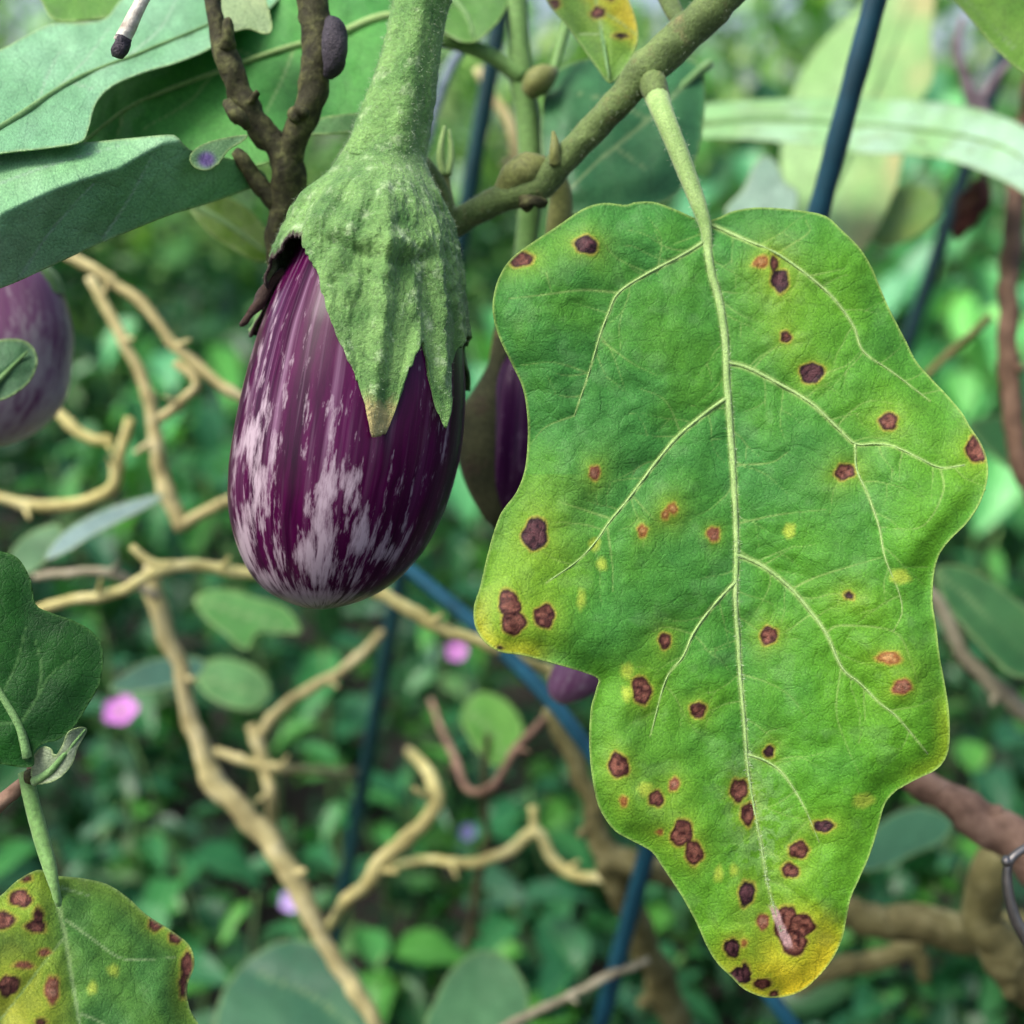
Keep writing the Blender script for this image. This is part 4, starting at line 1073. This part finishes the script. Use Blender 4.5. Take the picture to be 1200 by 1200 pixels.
simple_leaf('weed_leaf', 'broad rounded pale green leaf at the bottom edge middle', [(500, 1210), (512, 1168), (530, 1135), (560, 1114), (590, 1120), (610, 1142), (620, 1172), (612, 1215), (560, 1240)], plane(0.62, 560, 1160, 0, -0.04), (0.055, 0.17, 0.07), (0.075, 0.2, 0.085), None, [[(565, 1230), (562, 1180), (562, 1125)]], step=5, seed=196, mat=M_LEAFBG, petiole=[(565, 1225, 0.585, 5), (570, 1300, 0.62, 5), (580, 1450, 0.7, 6), (590, 1650, 0.82, 6)])
simple_leaf('weed_leaf', 'large dark blue green leaf at the bottom right of the lower left spotted leaf', [(262, 1240), (255, 1180), (285, 1130), (340, 1100), (400, 1120), (430, 1160), (440, 1210), (380, 1250)], plane(0.66, 345, 1160, 0, -0.04), (0.03, 0.115, 0.06), (0.045, 0.145, 0.07), None, [[(430, 1220), (370, 1170), (300, 1140)]], step=5, seed=197, mat=M_LEAFBG)
simple_leaf('weed_leaf', 'bright green leaf below the blue cord left of the large leaf', [(540, 838), (560, 812), (592, 820), (612, 848), (606, 880), (585, 898), (562, 884), (548, 862)], plane(0.74, 575, 855, 0, -0.05), (0.07, 0.23, 0.03), (0.10, 0.28, 0.04), None, [[(545, 835), (580, 860), (590, 893)]], step=5, seed=198, mat=M_LEAFBG)
simple_leaf('weed_leaf', 'dark green blade under the thick pinkish branch at the lower right', [(1005, 1018), (1015, 985), (1040, 958), (1080, 945), (1115, 962), (1105, 985), (1070, 1002), (1035, 1018)], plane(0.66, 1060, 980, 0, -0.05), (0.04, 0.14, 0.07), (0.05, 0.16, 0.08), None, (), step=5, seed=199, mat=M_LEAFBG)
simple_leaf('weed_leaf', 'dark green leaf right of the large leaf beside the grey branch', [(1096, 668), (1130, 664), (1175, 690), (1215, 730), (1225, 790), (1185, 790), (1145, 752), (1110, 710)], plane(0.62, 1150, 720, 0, -0.04), (0.03, 0.12, 0.035), (0.045, 0.15, 0.045), None, [[(1098, 670), (1150, 715), (1215, 780)]], step=5, seed=200, mat=M_LEAFBG)
simple_leaf('weed_leaf', 'green leaf strip at the right edge beside the brown stem', [(1135, 498), (1170, 488), (1215, 500), (1230, 545), (1190, 552), (1160, 530)], plane(0.7, 1180, 520, 0, -0.04), (0.04, 0.16, 0.04), (0.06, 0.19, 0.05), None, (), step=5, seed=201, mat=M_LEAFBG)

# ================================================================== UPRIGHT GREEN STEMS behind
gs = empty('upright_shoot', P(618, 330, 0.47)); tag(gs, 'upright green stem with a swollen pale node behind the olive branch', 'shoot')
tube_obj('stem', [(605, -30, 0.46, 12), (608, 40, 0.463, 13), (612, 95, 0.466, 15), (620, 150, 0.468, 15), (622, 230, 0.472, 15), (612, 320, 0.478, 14), (590, 420, 0.485, 13), (565, 480, 0.49, 12)], M_GSTEM, gs, step=8, lump=0.05)
tube_obj('node', [(618, 110, 0.458, 10), (630, 96, 0.456, 17), (642, 88, 0.457, 13), (650, 84, 0.459, 6)], M_BUD, gs, step=4, ns=14)
tube_obj('side_shoot', [(612, 92, 0.464, 11), (580, 68, 0.462, 10), (540, 52, 0.46, 9), (480, 40, 0.458, 8)], M_GSTEM, gs, step=6)
tube_obj('side_shoot', [(648, 85, 0.459, 5), (658, 50, 0.463, 6), (668, 10, 0.465, 6), (672, -30, 0.466, 6)], M_GSTEM, gs, step=6)
gs2 = empty('upright_shoot', P(655, 300, 0.43)); tag(gs2, 'short pale olive stem rising from behind the large leaf to the olive branch', 'shoot')
tube_obj('stem', [(648, 330, 0.435, 15), (654, 270, 0.43, 15), (657, 230, 0.427, 14), (650, 200, 0.424, 11)], M_BUD, gs2, step=6, lump=0.05)
bd = empty('leaf_bud', P(520, 250, 0.412)); tag(bd, 'pale forked leaf bud between the eggplant stalk and the olive branch', 'bud')
tube_obj('stem', [(527, 250, 0.413, 8), (522, 220, 0.412, 7), (522, 200, 0.411, 5)], M_BUD, bd, step=4)
tube_obj('leaf', [(520, 205, 0.41, 5), (516, 180, 0.409, 4.5), (521, 148, 0.409, 2)], M_VEIN, bd, step=4)
tube_obj('leaf', [(525, 205, 0.41, 5), (529, 180, 0.41, 4), (526, 152, 0.41, 2)], M_VEIN, bd, step=4)
sh = empty('green_shoot', P(500, 195, 0.39)); tag(sh, 'curved olive shoot running down along the right shoulder of the calyx', 'shoot')
tube_obj('stem', [(490, 180, 0.398, 6), (505, 200, 0.397, 8), (518, 225, 0.40, 9), (524, 258, 0.405, 10)], M_BRANCH, sh, step=4)

# ================================================================== STAKES AND CORD
def stake(name, label, a, b, r, mat, group, cat='stake'):
    A, B = P(*a), P(*b)
    dirv = (B - A).normalized()
    bot = A + dirv * ((0.0 - A.z) / dirv.z)
    top = A - dirv * 0.25
    root = empty(name, bot)
    tag(root, label, cat, group)
    c = np.linspace(np.array(top), np.array(bot), 120)
    V, F, N = tube_geo(c, np.full(len(c), r), 14, 0.0)
    # ribbed plastic coating
    row = np.repeat(np.arange(len(V) // 14), 14)
    V = V + N * (0.04 * r * np.sin(row * 1.9))[:, None]
    link('pole', mesh_np('pole', V, F, np.array(bot)), mat, root)
    Vc, Fc, Nc_ = tube_geo(np.linspace(np.array(top - dirv * 0.006), np.array(top + dirv * 0.02), 6), np.array([.5, .95, 1.15, 1.2, 1.2, 1.15]) * r, 12)
    link('cap', mesh_np('cap', Vc, Fc, np.array(bot)), mat, root)
    return root
G_ST = 'teal plastic garden stakes'
stake('garden_stake', 'thick teal plastic stake passing behind the large spotted leaf', (1026, 0, 0.455), (704, 1200, 0.62), 0.0043, M_STAKE, G_ST)
stake('garden_stake', 'dark teal stake below the striped eggplant in the lower left half', (590, 0, 0.62), (375, 1200, 0.86), 0.0046, M_STAKE_D, G_ST)
stake('garden_stake', 'blurred blue stake at the upper right beyond the thick teal stake', (1198, 0, 0.80), (900, 890, 1.0), 0.0052, M_STAKE_D, G_ST)
cdv = empty('cord', P(470, 660, 0.56)); tag(cdv, 'blue cord slanting from under the striped eggplant down behind the large leaf', 'cord')
tube_obj('strand', [(430, 625, 0.56, 6), (480, 668, 0.56, 8), (560, 735, 0.555, 9), (640, 815, 0.55, 9), (690, 878, 0.55, 9), (780, 1000, 0.56, 9), (860, 1110, 0.57, 9), (920, 1190, 0.57, 9), (960, 1250, 0.58, 9)], M_CORD, cdv, step=8)

# ================================================================== BARE BRANCHES BEHIND
def bare(label, mat, *tubes, name='bare_branch', cat='branch', lump=0.14):
    f = tubes[0][0]
    root = empty(name, P(f[0], f[1], f[2]))
    tag(root, label, cat)
    for i, tpts in enumerate(tubes):
        rb = random.Random(len(label) * 13 + i)
        q = catmull(np.array(tpts, float), lambda a, b: max(2, int(np.hypot(*(b - a)[:2]) / 7)))
        al = np.concatenate([[0], np.cumsum(np.hypot(np.diff(q[:, 0]), np.diff(q[:, 1])))])
        rm = float(q[:, 3].mean()); big = rm > 12
        knots = np.cumsum([rb.uniform(10, 40)] + [rb.uniform(45, 85) * (2.0 if big else 1.0) for _ in range(40)]); knots = knots[knots < al[-1]]
        rad = q[:, 3] * 0.8
        rr_ = rad.copy()
        for kn in knots:
            rr_ += rad * rb.uniform(0.06, 0.14 if big else 0.34) * np.exp(-((al - kn) / (rad * 0.7)) ** 2)
        q[:, 0] += (fbm(al / 30, al * 0 + i, 3 + i) - .5) * rad * 0.9
        q[:, 1] += (fbm(al / 30, al * 0 + 9, 7 + i) - .5) * rad * 0.9
        V, F, N = tube_geo(PW(q[:, 0], q[:, 1], q[:, 2]), rr_ * mpp(q[:, 2]), 10, lump, i + len(label))
        link('stem' if i == 0 else 'side_twig', mesh_np('stem', V, F, np.array(root.location)), mat, root)
        for kn in knots[1::2]:                              # short dead spurs at the nodes
            k_ = int(np.argmin(np.abs(al - kn))); k2 = min(k_ + 1, len(q) - 1)
            tx, ty = q[k2, 0] - q[k2 - 1, 0], q[k2, 1] - q[k2 - 1, 1]
            ln = math.hypot(tx, ty) + 1e-6; sg = rb.choice((-1, 1))
            nx_, ny_ = -ty / ln * sg, tx / ln * sg
            L_ = rad[k_] * rb.uniform(1.3, 1.7) if big else rad[k_] * rb.uniform(1.6, 3.4)
            x0, y0, d0 = q[k_, 0], q[k_, 1], q[k_, 2]
            tube_obj('spur', [(x0, y0, d0, rad[k_] * .55), (x0 + nx_ * L_ * .6 + tx / ln * L_ * .3, y0 + ny_ * L_ * .6 + ty / ln * L_ * .3, d0 - .004, rad[k_] * .45),
                              (x0 + nx_ * L_ + tx / ln * L_ * .5, y0 + ny_ * L_ + ty / ln * L_ * .5, d0 - .006, rad[k_] * .3)], mat, root, step=4, ns=7, lump=.2)
    return root
bare('tan branch slanting down from the pale purple eggplant towards the striped one', M_TAN, [(60, 285, .56, 8), (90, 305, .56, 9), (160, 350, .56, 8), (210, 410, .56, 8), (245, 440, .56, 8), (290, 470, .56, 8), (340, 500, .57, 7)], [(205, 425, .56, 6), (222, 436, .56, 7), (232, 452, .56, 7), (205, 475, .565, 7), (186, 490, .57, 8)])
bare('tan crooked upright branch between the left edge and the striped eggplant', M_TAN, [(105, 325, .6, 8), (130, 370, .6, 8), (160, 430, .6, 8), (180, 485, .6, 10), (184, 540, .6, 11), (200, 585, .6, 11), (212, 622, .6, 11)], [(212, 618, .6, 9), (240, 600, .6, 8), (275, 583, .6, 8), (330, 560, .62, 7)])
bare('yellowish twig bending up from the left edge below the pale purple eggplant', M_YEL, [(-330, 900, .75, 10), (-220, 690, .64, 9), (-130, 600, .61, 8), (-40, 575, .6, 8), (0, 583, .6, 8), (60, 595, .6, 9), (105, 585, .6, 9), (132, 570, .6, 9), (140, 530, .6, 8), (152, 490, .6, 7)])
bare('short forked yellowish twig just right of the pale purple eggplant', M_YEL, [(64, 478, .6, 7), (82, 498, .6, 8), (108, 516, .6, 8), (132, 515, .6, 7)])
bare('long yellow horizontal branch passing behind the bottom of the striped eggplant', M_YEL, [(30, 722, .55, 7), (70, 708, .55, 8), (130, 695, .55, 8), (185, 672, .55, 9), (215, 663, .55, 9), (290, 670, .55, 8), (370, 678, .555, 8), (440, 693, .55, 9), (500, 727, .55, 10), (560, 752, .55, 9), (650, 790, .56, 8)],
     [(205, 662, .55, 8), (180, 660, .55, 7), (155, 640, .55, 6)])
bare('pale grey broken twig lying above the yellow horizontal branch at the left', M_GREY, [(40, 676, .58, 6), (90, 672, .58, 7), (130, 670, .58, 8), (150, 680, .58, 7), (185, 700, .58, 6)])
bare('thick tan branch curving down from the yellow branch to the bottom edge', M_TAN, [(178, 660, .6, 11), (180, 690, .6, 13), (192, 735, .6, 13), (210, 780, .6, 12), (222, 830, .6, 13), (238, 890, .6, 15.5), (268, 935, .6, 16), (310, 980, .6, 16), (345, 1030, .6, 15), (372, 1090, .6, 13), (400, 1135, .6, 12), (445, 1210, .6, 12), (520, 1330, .63, 13), (580, 1500, .7, 14), (600, 1750, .82, 15)])
bare('thin tan twig rising right below the striped eggplant', M_TAN, [(300, 865, .66, 7), (330, 832, .66, 8), (370, 802, .66, 8), (420, 772, .66, 7), (450, 740, .66, 6)], [(295, 850, .66, 8), (312, 900, .66, 9), (318, 950, .67, 8), (330, 1010, .8, 7)], [(250, 880, .66, 6), (300, 895, .66, 7), (345, 902, .67, 6), (420, 905, .8, 5)])
bare('pale yellow bent twig end left of the blue cord in the lower half', M_YEL, [(340, 1190, .85, 7), (375, 1100, .68, 8), (408, 1056, .6, 9), (430, 1040, .6, 11), (450, 1005, .6, 12), (480, 978, .6, 11), (508, 950, .6, 11), (510, 925, .61, 12), (500, 905, .64, 9), (480, 880, .72, 7)])
bare('pinkish forked twig near the middle below the striped eggplant', M_PINKB, [(505, 820, .74, 4), (520, 860, .70, 5), (538, 900, .66, 6), (548, 925, .64, 6), (575, 924, .63, 6), (590, 905, .63, 6), (605, 878, .63, 6), (640, 838, .63, 5)])
bare('tan crooked twig left of the large leaf tip', M_YEL, [(440, 1020, .85, 4), (505, 1008, .68, 6), (550, 1010, .66, 7), (595, 1000, .66, 8), (628, 975, .66, 9), (645, 1005, .66, 8), (675, 1025, .65, 8), (710, 1030, .62, 8)], [(628, 978, .66, 7), (625, 945, .66, 5)])
bare('thin dark upright stem in the lower middle', M_TWIG, [(572, 860, .7, 5), (568, 930, .7, 6), (570, 980, .7, 6), (558, 1050, .7, 7), (546, 1110, .7, 7)])
bare('thick olive tan trunk crossing behind the tip of the large leaf to the right edge', M_OLIVE, [(640, 830, .60, 9), (668, 880, .60, 12), (690, 930, .60, 14), (705, 985, .60, 18), (740, 1015, .60, 22), (790, 1020, .60, 20), (880, 1045, .60, 22), (990, 1072, .60, 23), (1060, 1082, .60, 25), (1140, 1095, .60, 30), (1230, 1100, .61, 30), (1400, 1130, .63, 30), (1560, 1250, .68, 30), (1640, 1500, .78, 30)],
     [(712, 1000, .6, 18), (735, 1060, .62, 20), (765, 1130, .66, 22), (800, 1220, .70, 22)])
bare('stout olive trunk standing under the thick pinkish branch at the right', M_OLIVE, [(1170, 990, .53, 24), (1165, 1030, .53, 28), (1150, 1070, .54, 28), (1180, 1120, .54, 34), (1230, 1180, .55, 34), (1300, 1350, .6, 36), (1340, 1600, .68, 38)])
bare('curved olive branch below the tan trunk at the lower right', M_OLIVE, [(930, 1160, .64, 9), (975, 1140, .64, 14), (1020, 1125, .64, 15), (1060, 1112, .64, 15), (1080, 1125, .64, 13), (1085, 1150, .64, 9)])
bare('thick pinkish brown branch entering from the right edge under the large leaf', M_PINKB, [(1000, 862, .50, 16), (1060, 900, .49, 20), (1110, 935, .48, 24), (1160, 970, .47, 30), (1215, 1010, .46, 36), (1270, 1050, .46, 38), (1420, 1180, .47, 40), (1600, 1400, .5, 42), (1750, 1800, .56, 44)], lump=0.1)
bare('grey slanting branch at the right edge between dark leaves', M_GREY, [(1085, 690, .62, 8), (1105, 715, .62, 10), (1125, 760, .62, 11), (1165, 805, .62, 13), (1220, 850, .62, 14), (1300, 940, .63, 15), (1360, 1100, .66, 16), (1390, 1400, .74, 17)])
bare('upright reddish brown stem at the right edge', M_BROWN, [(1330, -200, .60, 10), (1260, -60, .61, 11), (1216, 60, .63, 11), (1200, 150, .655, 12), (1192, 210, .645, 13), (1186, 290, .62, 14), (1180, 380, .6, 15), (1182, 460, .6, 15), (1192, 530, .6, 14), (1215, 600, .6, 14), (1250, 760, .62, 15), (1290, 1000, .66, 16), (1310, 1300, .74, 17)], lump=0.1)
bare('pale grey thin twig crossing the bottom edge left of the teal stake', M_GREY, [(580, 1210, .6, 5), (640, 1180, .6, 6), (700, 1150, .6, 6), (760, 1125, .61, 5)])
bare('forked purplish twig above the long pale leaf at the upper right', mat_bark('purplish_twig', (0.06, 0.05, 0.06), (0.14, 0.11, 0.13), (0.24, 0.19, 0.22), 120), [(1128, 20, .7, 4), (1122, 60, .7, 6), (1130, 90, .7, 8), (1145, 122, .7, 10), (1160, 150, .7, 10)], [(1150, 120, .7, 7), (1165, 95, .7, 7), (1185, 70, .7, 5)])
bare('thin dark slanting twig right of the large leaf under the upright brown stem', M_OLIVE, [(1085, 440, .62, 5), (1120, 410, .62, 6), (1160, 370, .62, 6)])
bare('tan branch seen between the calyx and the upright stem', M_TAN, [(560, 80, .66, 7), (575, 110, .66, 8), (600, 150, .66, 8), (605, 190, .66, 8)])
bare('grey pale twig running down beside the eggplant stalk', mat_bark('bluish_twig', (0.07, 0.11, 0.14), (0.15, 0.20, 0.24), (0.22, 0.28, 0.33), 90), [(545, 50, .6, 7), (520, 100, .6, 8), (500, 160, .6, 8), (488, 200, .6, 8)])

# wire hook at the right edge
wh = empty('wire_hook', P(1180, 1000, 0.40)); tag(wh, 'curled grey metal wire hook at the right edge over the pinkish branch', 'wire')
tube_obj('wire', [(1420, 960, .42, 4.5), (1300, 965, .405, 4.5), (1225, 985, .402, 4.5), (1203, 993, .401, 4.5), (1184, 1008, .4, 5), (1180, 1030, .4, 6), (1184, 1058, .4, 6.5), (1194, 1085, .4, 7), (1215, 1115, .4, 7), (1250, 1120, .4, 7), (1290, 1095, .41, 7), (1310, 1060, .42, 6)], M_METAL, wh, step=3, ns=12)
tube_obj('end_ball', [(1179, 1004, .398, 3), (1179, 1009, .397, 6), (1181, 1014, .397, 4)], M_METAL, wh, step=2, ns=12)

# dead flower at the right
df = empty('dead_flower', P(1150, 210, 0.62)); tag(df, 'shrivelled dark red flower hanging under the long pale leaf at the right', 'flower')
tube_obj('bloom', [(1148, 212, .62, 8), (1146, 228, .62, 15), (1136, 248, .62, 15), (1126, 268, .62, 9), (1120, 280, .62, 3)], M_DRYFLOWER, df, step=4, ns=14, lump=0.3)
tube_obj('stem', [(1165, 190, .63, 4), (1155, 202, .625, 4), (1148, 215, .62, 5)], M_BROWN, df, step=4)

# ================================================================== FLOWERS
def flower(label, x, y, d, rpx, mat, tilt=0.3, seed=1):
    root = empty('flower', P(x, y, d)); tag(root, label, 'flower')
    rg = random.Random(seed)
    r = rpx * mpp(d)
    rot = Matrix.Rotation(tilt, 3, 'X') @ Matrix.Rotation(rg.uniform(0, 6), 3, 'Z')
    me = None
    for k in range(5):
        if me is None:
            vs, fs = [], []
            nu, nv = 7, 6
            for i in range(nu):
                u = i / (nu - 1)
                for j in range(nv):
                    vv = j / (nv - 1) - 0.5
                    wd = 0.95 * math.sin(math.pi * min(1, 0.12 + u * 0.8)) ** 0.8
                    notch = -0.12 * (1 - abs(vv) * 2) * (u > 0.9)
                    vs.append(((0.1 + 0.9 * u + notch) * r, vv * wd * r, (0.25 * u * u + 0.3 * vv * vv) * r))
            for i in range(nu - 1):
                for j in range(nv - 1):
                    a = i * nv + j
                    fs.append((a, a + nv, a + nv + 1, a + 1))
            me = mesh_np('petal', vs, fs)
        o = link('petal', me, mat, root)
        o.rotation_euler = (rot @ Matrix.Rotation(k * 2 * math.pi / 5, 3, 'Z')).to_euler()
    V, F, N = tube_geo(np.array([(0, 0, -0.2), (0, 0, 0.0), (0, 0, .15), (0, 0, 0.22)]) * r, np.array([.08, .16, .15, .05]) * r, 8)
    o = link('centre', mesh_np('centre', V, F), M_YEL, root); o.rotation_euler = rot.to_euler()
    V, F, N = tube_geo(np.array([(0, 0, 0), (0.01, 0.01, -0.05), (0.015, 0.03, -0.12)]), np.array([.05, .05, .06]) * r + 0.0004, 6)
    link('stem', mesh_np('stem', V, F), M_GSTEM, root)
flower('largest pink flower at the left between dark leaves and the tan branch', 142, 835, 0.78, 22, M_PINK, 0.55, 3)
flower('small pink flower just below the yellow branch left of the large leaf', 535, 764, 0.8, 14, M_PINK, 0.8, 4)
flower('small lilac flower touching the thick tan branch near the bottom', 341, 1056, 0.8, 14, M_LILAC, 0.8, 5)
flower('dim violet blue flower in the lower middle left of the dark upright stem', 548, 975, 0.95, 10, mat_simple('violet_petal', (0.06, 0.06, 0.20), 0.6), 0.9, 6)

# ================================================================== WEEDS (each plant its own, leaf by leaf)
def leaf_template(kind, nu=9, nv=6):
    vs, fs, uv = [], [], []
    for i in range(nu + 1):
        u = i / nu
        if kind == 0:   wd = 0.62 * (math.sin(math.pi * min(1, u ** 0.75)) ** 0.8)          # broad ovate
        elif kind == 1: wd = 0.30 * (math.sin(math.pi * u ** 0.85) ** 0.9)                  # lance
        else:           wd = 0.5 * (math.sin(math.pi * u ** 0.6) ** 0.9) * (1 + 0.13 * math.sin(u * 26))   # toothed
        for j in range(nv + 1):
            v = j / nv - 0.5
            z = 0.30 * abs(v) * wd * 2 - 0.28 * u * u + 0.03 * math.sin(u * 14 + j * 1.3) * abs(v) * 2
            vs.append((v * wd, u, z)); uv.append((v + 0.5, u))
    for i in range(nu):
        for j in range(nv):
            a = i * (nv + 1) + j
            fs.append((a, a + 1, a + nv + 2, a + nv + 1))
    return np.array(vs), np.array(fs), np.array(uv)
TPL, TPLP = [], []
for k_ in range(3):
    v_, f_, u_ = leaf_template(k_, 8, 4)
    me = mesh_np('leaf', v_, f_, (0, 0, 0), None, u_)
    me.materials.append(M_WEED)
    TPL.append(me)
    mp_ = me.copy(); mp_.materials.clear(); mp_.materials.append(M_WEED_SKYLIT); TPLP.append(mp_)
WEEDS = [
    (60, 990, .95, 8, .05, 0, 'shaded broad leaved weed right of the petiole of the lower left spotted leaf'),
    (150, 930, .98, 9, .045, 2, 'toothed weed below the largest pink flower'),
    (210, 1010, .95, 9, .05, 0, 'broad leaved weed under the bend of the thick tan branch'),
    (300, 1050, .92, 8, .045, 1, 'narrow leaved weed beside the small lilac flower'),
    (180, 1120, .86, 7, .05, 0, 'dark weed right of the lower left spotted leaf near the bottom edge'),
    (400, 900, 1.0, 10, .045, 2, 'toothed weed behind the dark teal stake in the lower half'),
    (340, 960, 1.0, 8, .04, 0, 'round leaved weed between the thick tan branch and the dark teal stake'),
    (450, 1120, .9, 9, .05, 0, 'broad leaved weed at the bottom between dark teal stake and dark stem'),
    (480, 880, 1.05, 9, .045, 1, 'narrow leaved weed left of the pinkish forked twig'),
    (620, 930, 1.0, 9, .05, 0, 'broad leaved weed right of the pinkish forked twig'),
    (600, 1060, .92, 9, .05, 2, 'toothed weed below the crooked tan twig'),
    (680, 1130, .88, 8, .05, 0, 'broad leaved weed left of the thick teal stake at the bottom'),
    (800, 1120, .88, 8, .045, 1, 'narrow leaved weed just left of the yellow tip of the large leaf'),
    (1040, 1170, .86, 8, .045, 0, 'broad leaved weed at the bottom edge right of the yellow leaf tip'),
    (1130, 1010, .95, 8, .04, 2, 'toothed weed in the gap under the pinkish branch'),
    (1160, 880, 1.05, 9, .05, 0, 'broad leaved weed between the grey branch and the pinkish branch'),
    (1170, 620, 1.3, 9, .06, 1, 'narrow leaved weed right of the widest lobe of the large leaf'),
    (1120, 330, 1.6, 10, .08, 0, 'pale broad leaved bush right of the large leaf top'),
    (240, 560, 1.25, 9, .055, 2, 'toothed weed behind the tan crooked branch near the striped eggplant'),
    (60, 540, 1.3, 9, .055, 0, 'broad leaved weed under the pale purple eggplant'),
    (210, 380, 1.6, 10, .075, 0, 'bright bush seen under the folded pale leaf'),
    (130, 430, 1.5, 9, .06, 2, 'toothed weed right of the pale purple eggplant'),
    (120, 740, 1.08, 8, .045, 0, 'round leaved weed right of the dark left leaf'),
    (380, 760, 1.1, 9, .05, 0, 'broad leaved weed directly below the striped eggplant'),
    (270, 640, 1.2, 9, .05, 1, 'narrow leaved weed left of the lower half of the striped eggplant'),
    (520, 700, 1.2, 9, .05, 2, 'toothed weed in the gap between striped eggplant and large leaf'),
    (870, 60, 2.2, 10, .11, 0, 'dark bush behind the branch left of the thick teal stake'),
    (1150, 110, 2.0, 9, .10, 2, 'pale bush behind the purplish twig at the upper right'),
    (960, 330, 1.8, 9, .10, 0, 'pale bush mostly hidden behind the upper right shoulder of the large leaf'),
    (1180, 300, 1.5, 9, .085, 0, 'pale bush beside the dead red flower at the right edge'),
    (1080, 40, 2.4, 9, .13, 0, 'pale tall bush between the thick teal stake and the bright corner leaf'),
    (860, 150, 2.2, 9, .11, 2, 'bright bush left of the long pale leaf above the large leaf'),
    (560, 330, 1.7, 9, .09, 0, 'bright bush seen between the calyx and the large leaf'),
]
wr_ = random.Random(11)
for (x, y, d, n, sz, kind, label) in WEEDS:
    top = P(x, y, d)
    basep = Vector((top.x + wr_.uniform(-.03, .03), top.y + 0.06, 0.0))
    root = empty('weed', basep)
    tag(root, label, 'weed')
    c = catmull(np.array([basep, basep.lerp(top, 0.5) + Vector((wr_.uniform(-.02, .02), 0.02, 0)), top]), 8)
    V, F, N = tube_geo(c, np.linspace(0.004, 0.0015, len(c)), 6)
    link('stem', mesh_np('stem', V, F, np.array(basep)), M_GSTEM, root)
    bush = d > 1.4
    if bush: n = 26
    for k in range(n):
        h = 0.55 + 0.45 * k / (n - 1)
        at_ = Vector(c[min(len(c) - 1, int(h * (len(c) - 1)))]) - basep
        az = k * 2.4 + wr_.uniform(-.4, .4)
        out_ = (sz * 1.2 * wr_.random()) if bush else 0.008
        el = math.radians(wr_.uniform(-75, -5) if bush else wr_.uniform(-25, 35))
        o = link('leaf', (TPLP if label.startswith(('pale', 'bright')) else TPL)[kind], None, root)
        s_ = sz * wr_.uniform(0.75, 1.25)
        o.scale = (s_, s_, s_)
        o.location = at_ + Vector((math.cos(az), math.sin(az), 0.1)) * out_
        o.rotation_euler = (el, wr_.uniform(-.3, .3), az - math.pi / 2)

# ================================================================== UNDERGROWTH: everything nobody could count
def undergrowth(hedge=False):
    rng = np.random.default_rng(6 if hedge else 5)
    tilt = 38
    N1 = 30000
    yy = 0.62 + (rng.random(N1) ** 1.5) * 5.4
    xx = rng.uniform(-1, 1, N1) * (0.60 * yy + 0.35)
    H = 0.16 + 0.17 * np.clip(yy - 0.7, 0, 4) + 0.16 * (fbm(xx * 2.5, yy * 2.5, 3) - 0.5) * np.clip(yy, 0.6, 2)
    zz = H * (1 - rng.random(N1) ** 1.8 * 0.95)
    sz = np.where(rng.random(N1) < 0.45, rng.uniform(0.014, 0.03, N1), rng.uniform(0.03, 0.07, N1)) * (1 + 0.28 * np.clip(yy - 1, 0, 4))
    if hedge:
        N1 = 15000
        yy = rng.uniform(3.0, 5.6, N1); xx = rng.uniform(-1, 1, N1) * 3.6
        top = 1.15 + 1.0 * (fbm(xx * 1.1, yy * 0.8, 14, 3) - 0.42)
        zz = 0.15 + (top - 0.15) * rng.random(N1) ** 0.8
        sz = rng.uniform(0.05, 0.13, N1); tilt = 50
    # clumped gaps
    keep = fbm(xx * 5 + 20, yy * 5, 9, 2) > 0.45 - 0.10 * (yy > 2.2)
    xx, yy, zz, sz = xx[keep], yy[keep], zz[keep], sz[keep]
    n = len(xx)
    tv, tf, tu = leaf_template(0, 5, 2)
    tv1, _, _ = leaf_template(1, 5, 2)
    ks = rng.random(n) < 0.4
    base = np.where(ks[:, None, None], tv1[None], tv[None]) * sz[:, None, None]
    az = rng.uniform(0, 2 * np.pi, n); el = np.radians(rng.normal(-8, tilt, n)); ro = np.radians(rng.normal(0, tilt, n))
    def rot(a, i, j, th):
        c_, s_ = np.cos(th)[:, None], np.sin(th)[:, None]
        x_, y_ = a[..., i].copy(), a[..., j].copy()
        a[..., i] = x_ * c_ - y_ * s_; a[..., j] = x_ * s_ + y_ * c_
    rot(base, 0, 2, ro); rot(base, 1, 2, el); rot(base, 0, 1, az)
    V = base + np.stack([xx, yy, zz], 1)[:, None, :]
    nvt = tv.shape[0]
    F = tf[None] + (np.arange(n) * nvt)[:, None, None]
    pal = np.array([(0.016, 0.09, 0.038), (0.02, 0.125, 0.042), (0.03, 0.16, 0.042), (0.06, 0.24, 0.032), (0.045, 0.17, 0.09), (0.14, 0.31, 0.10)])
    pick = rng.choice(6, n, p=[.2, .26, .22, .14, .12, .06])
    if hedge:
        pal = np.array([(0.06, 0.20, 0.05), (0.11, 0.29, 0.07), (0.18, 0.38, 0.10), (0.26, 0.46, 0.12), (0.25, 0.43, 0.25), (0.36, 0.50, 0.20)])  # raised leaf colours: light of the open sky painted into the hedge
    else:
        pal = pal * 0.60  # dimmed palette: darker low shadows put into the leaf colours
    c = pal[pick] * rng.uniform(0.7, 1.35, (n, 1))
    col = np.repeat(c, nvt, 0)
    uv = np.tile(tu, (n, 1))
    me = mesh_np('hedge' if hedge else 'undergrowth', V.reshape(-1, 3), F.reshape(-1, 4), (0, 0, 0), col, uv)
    if hedge:
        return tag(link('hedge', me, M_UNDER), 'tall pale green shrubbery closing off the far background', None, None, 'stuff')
    return tag(link('undergrowth', me, M_UNDER), 'dense low green undergrowth covering the ground behind the plants', None, None, 'stuff')
undergrowth()
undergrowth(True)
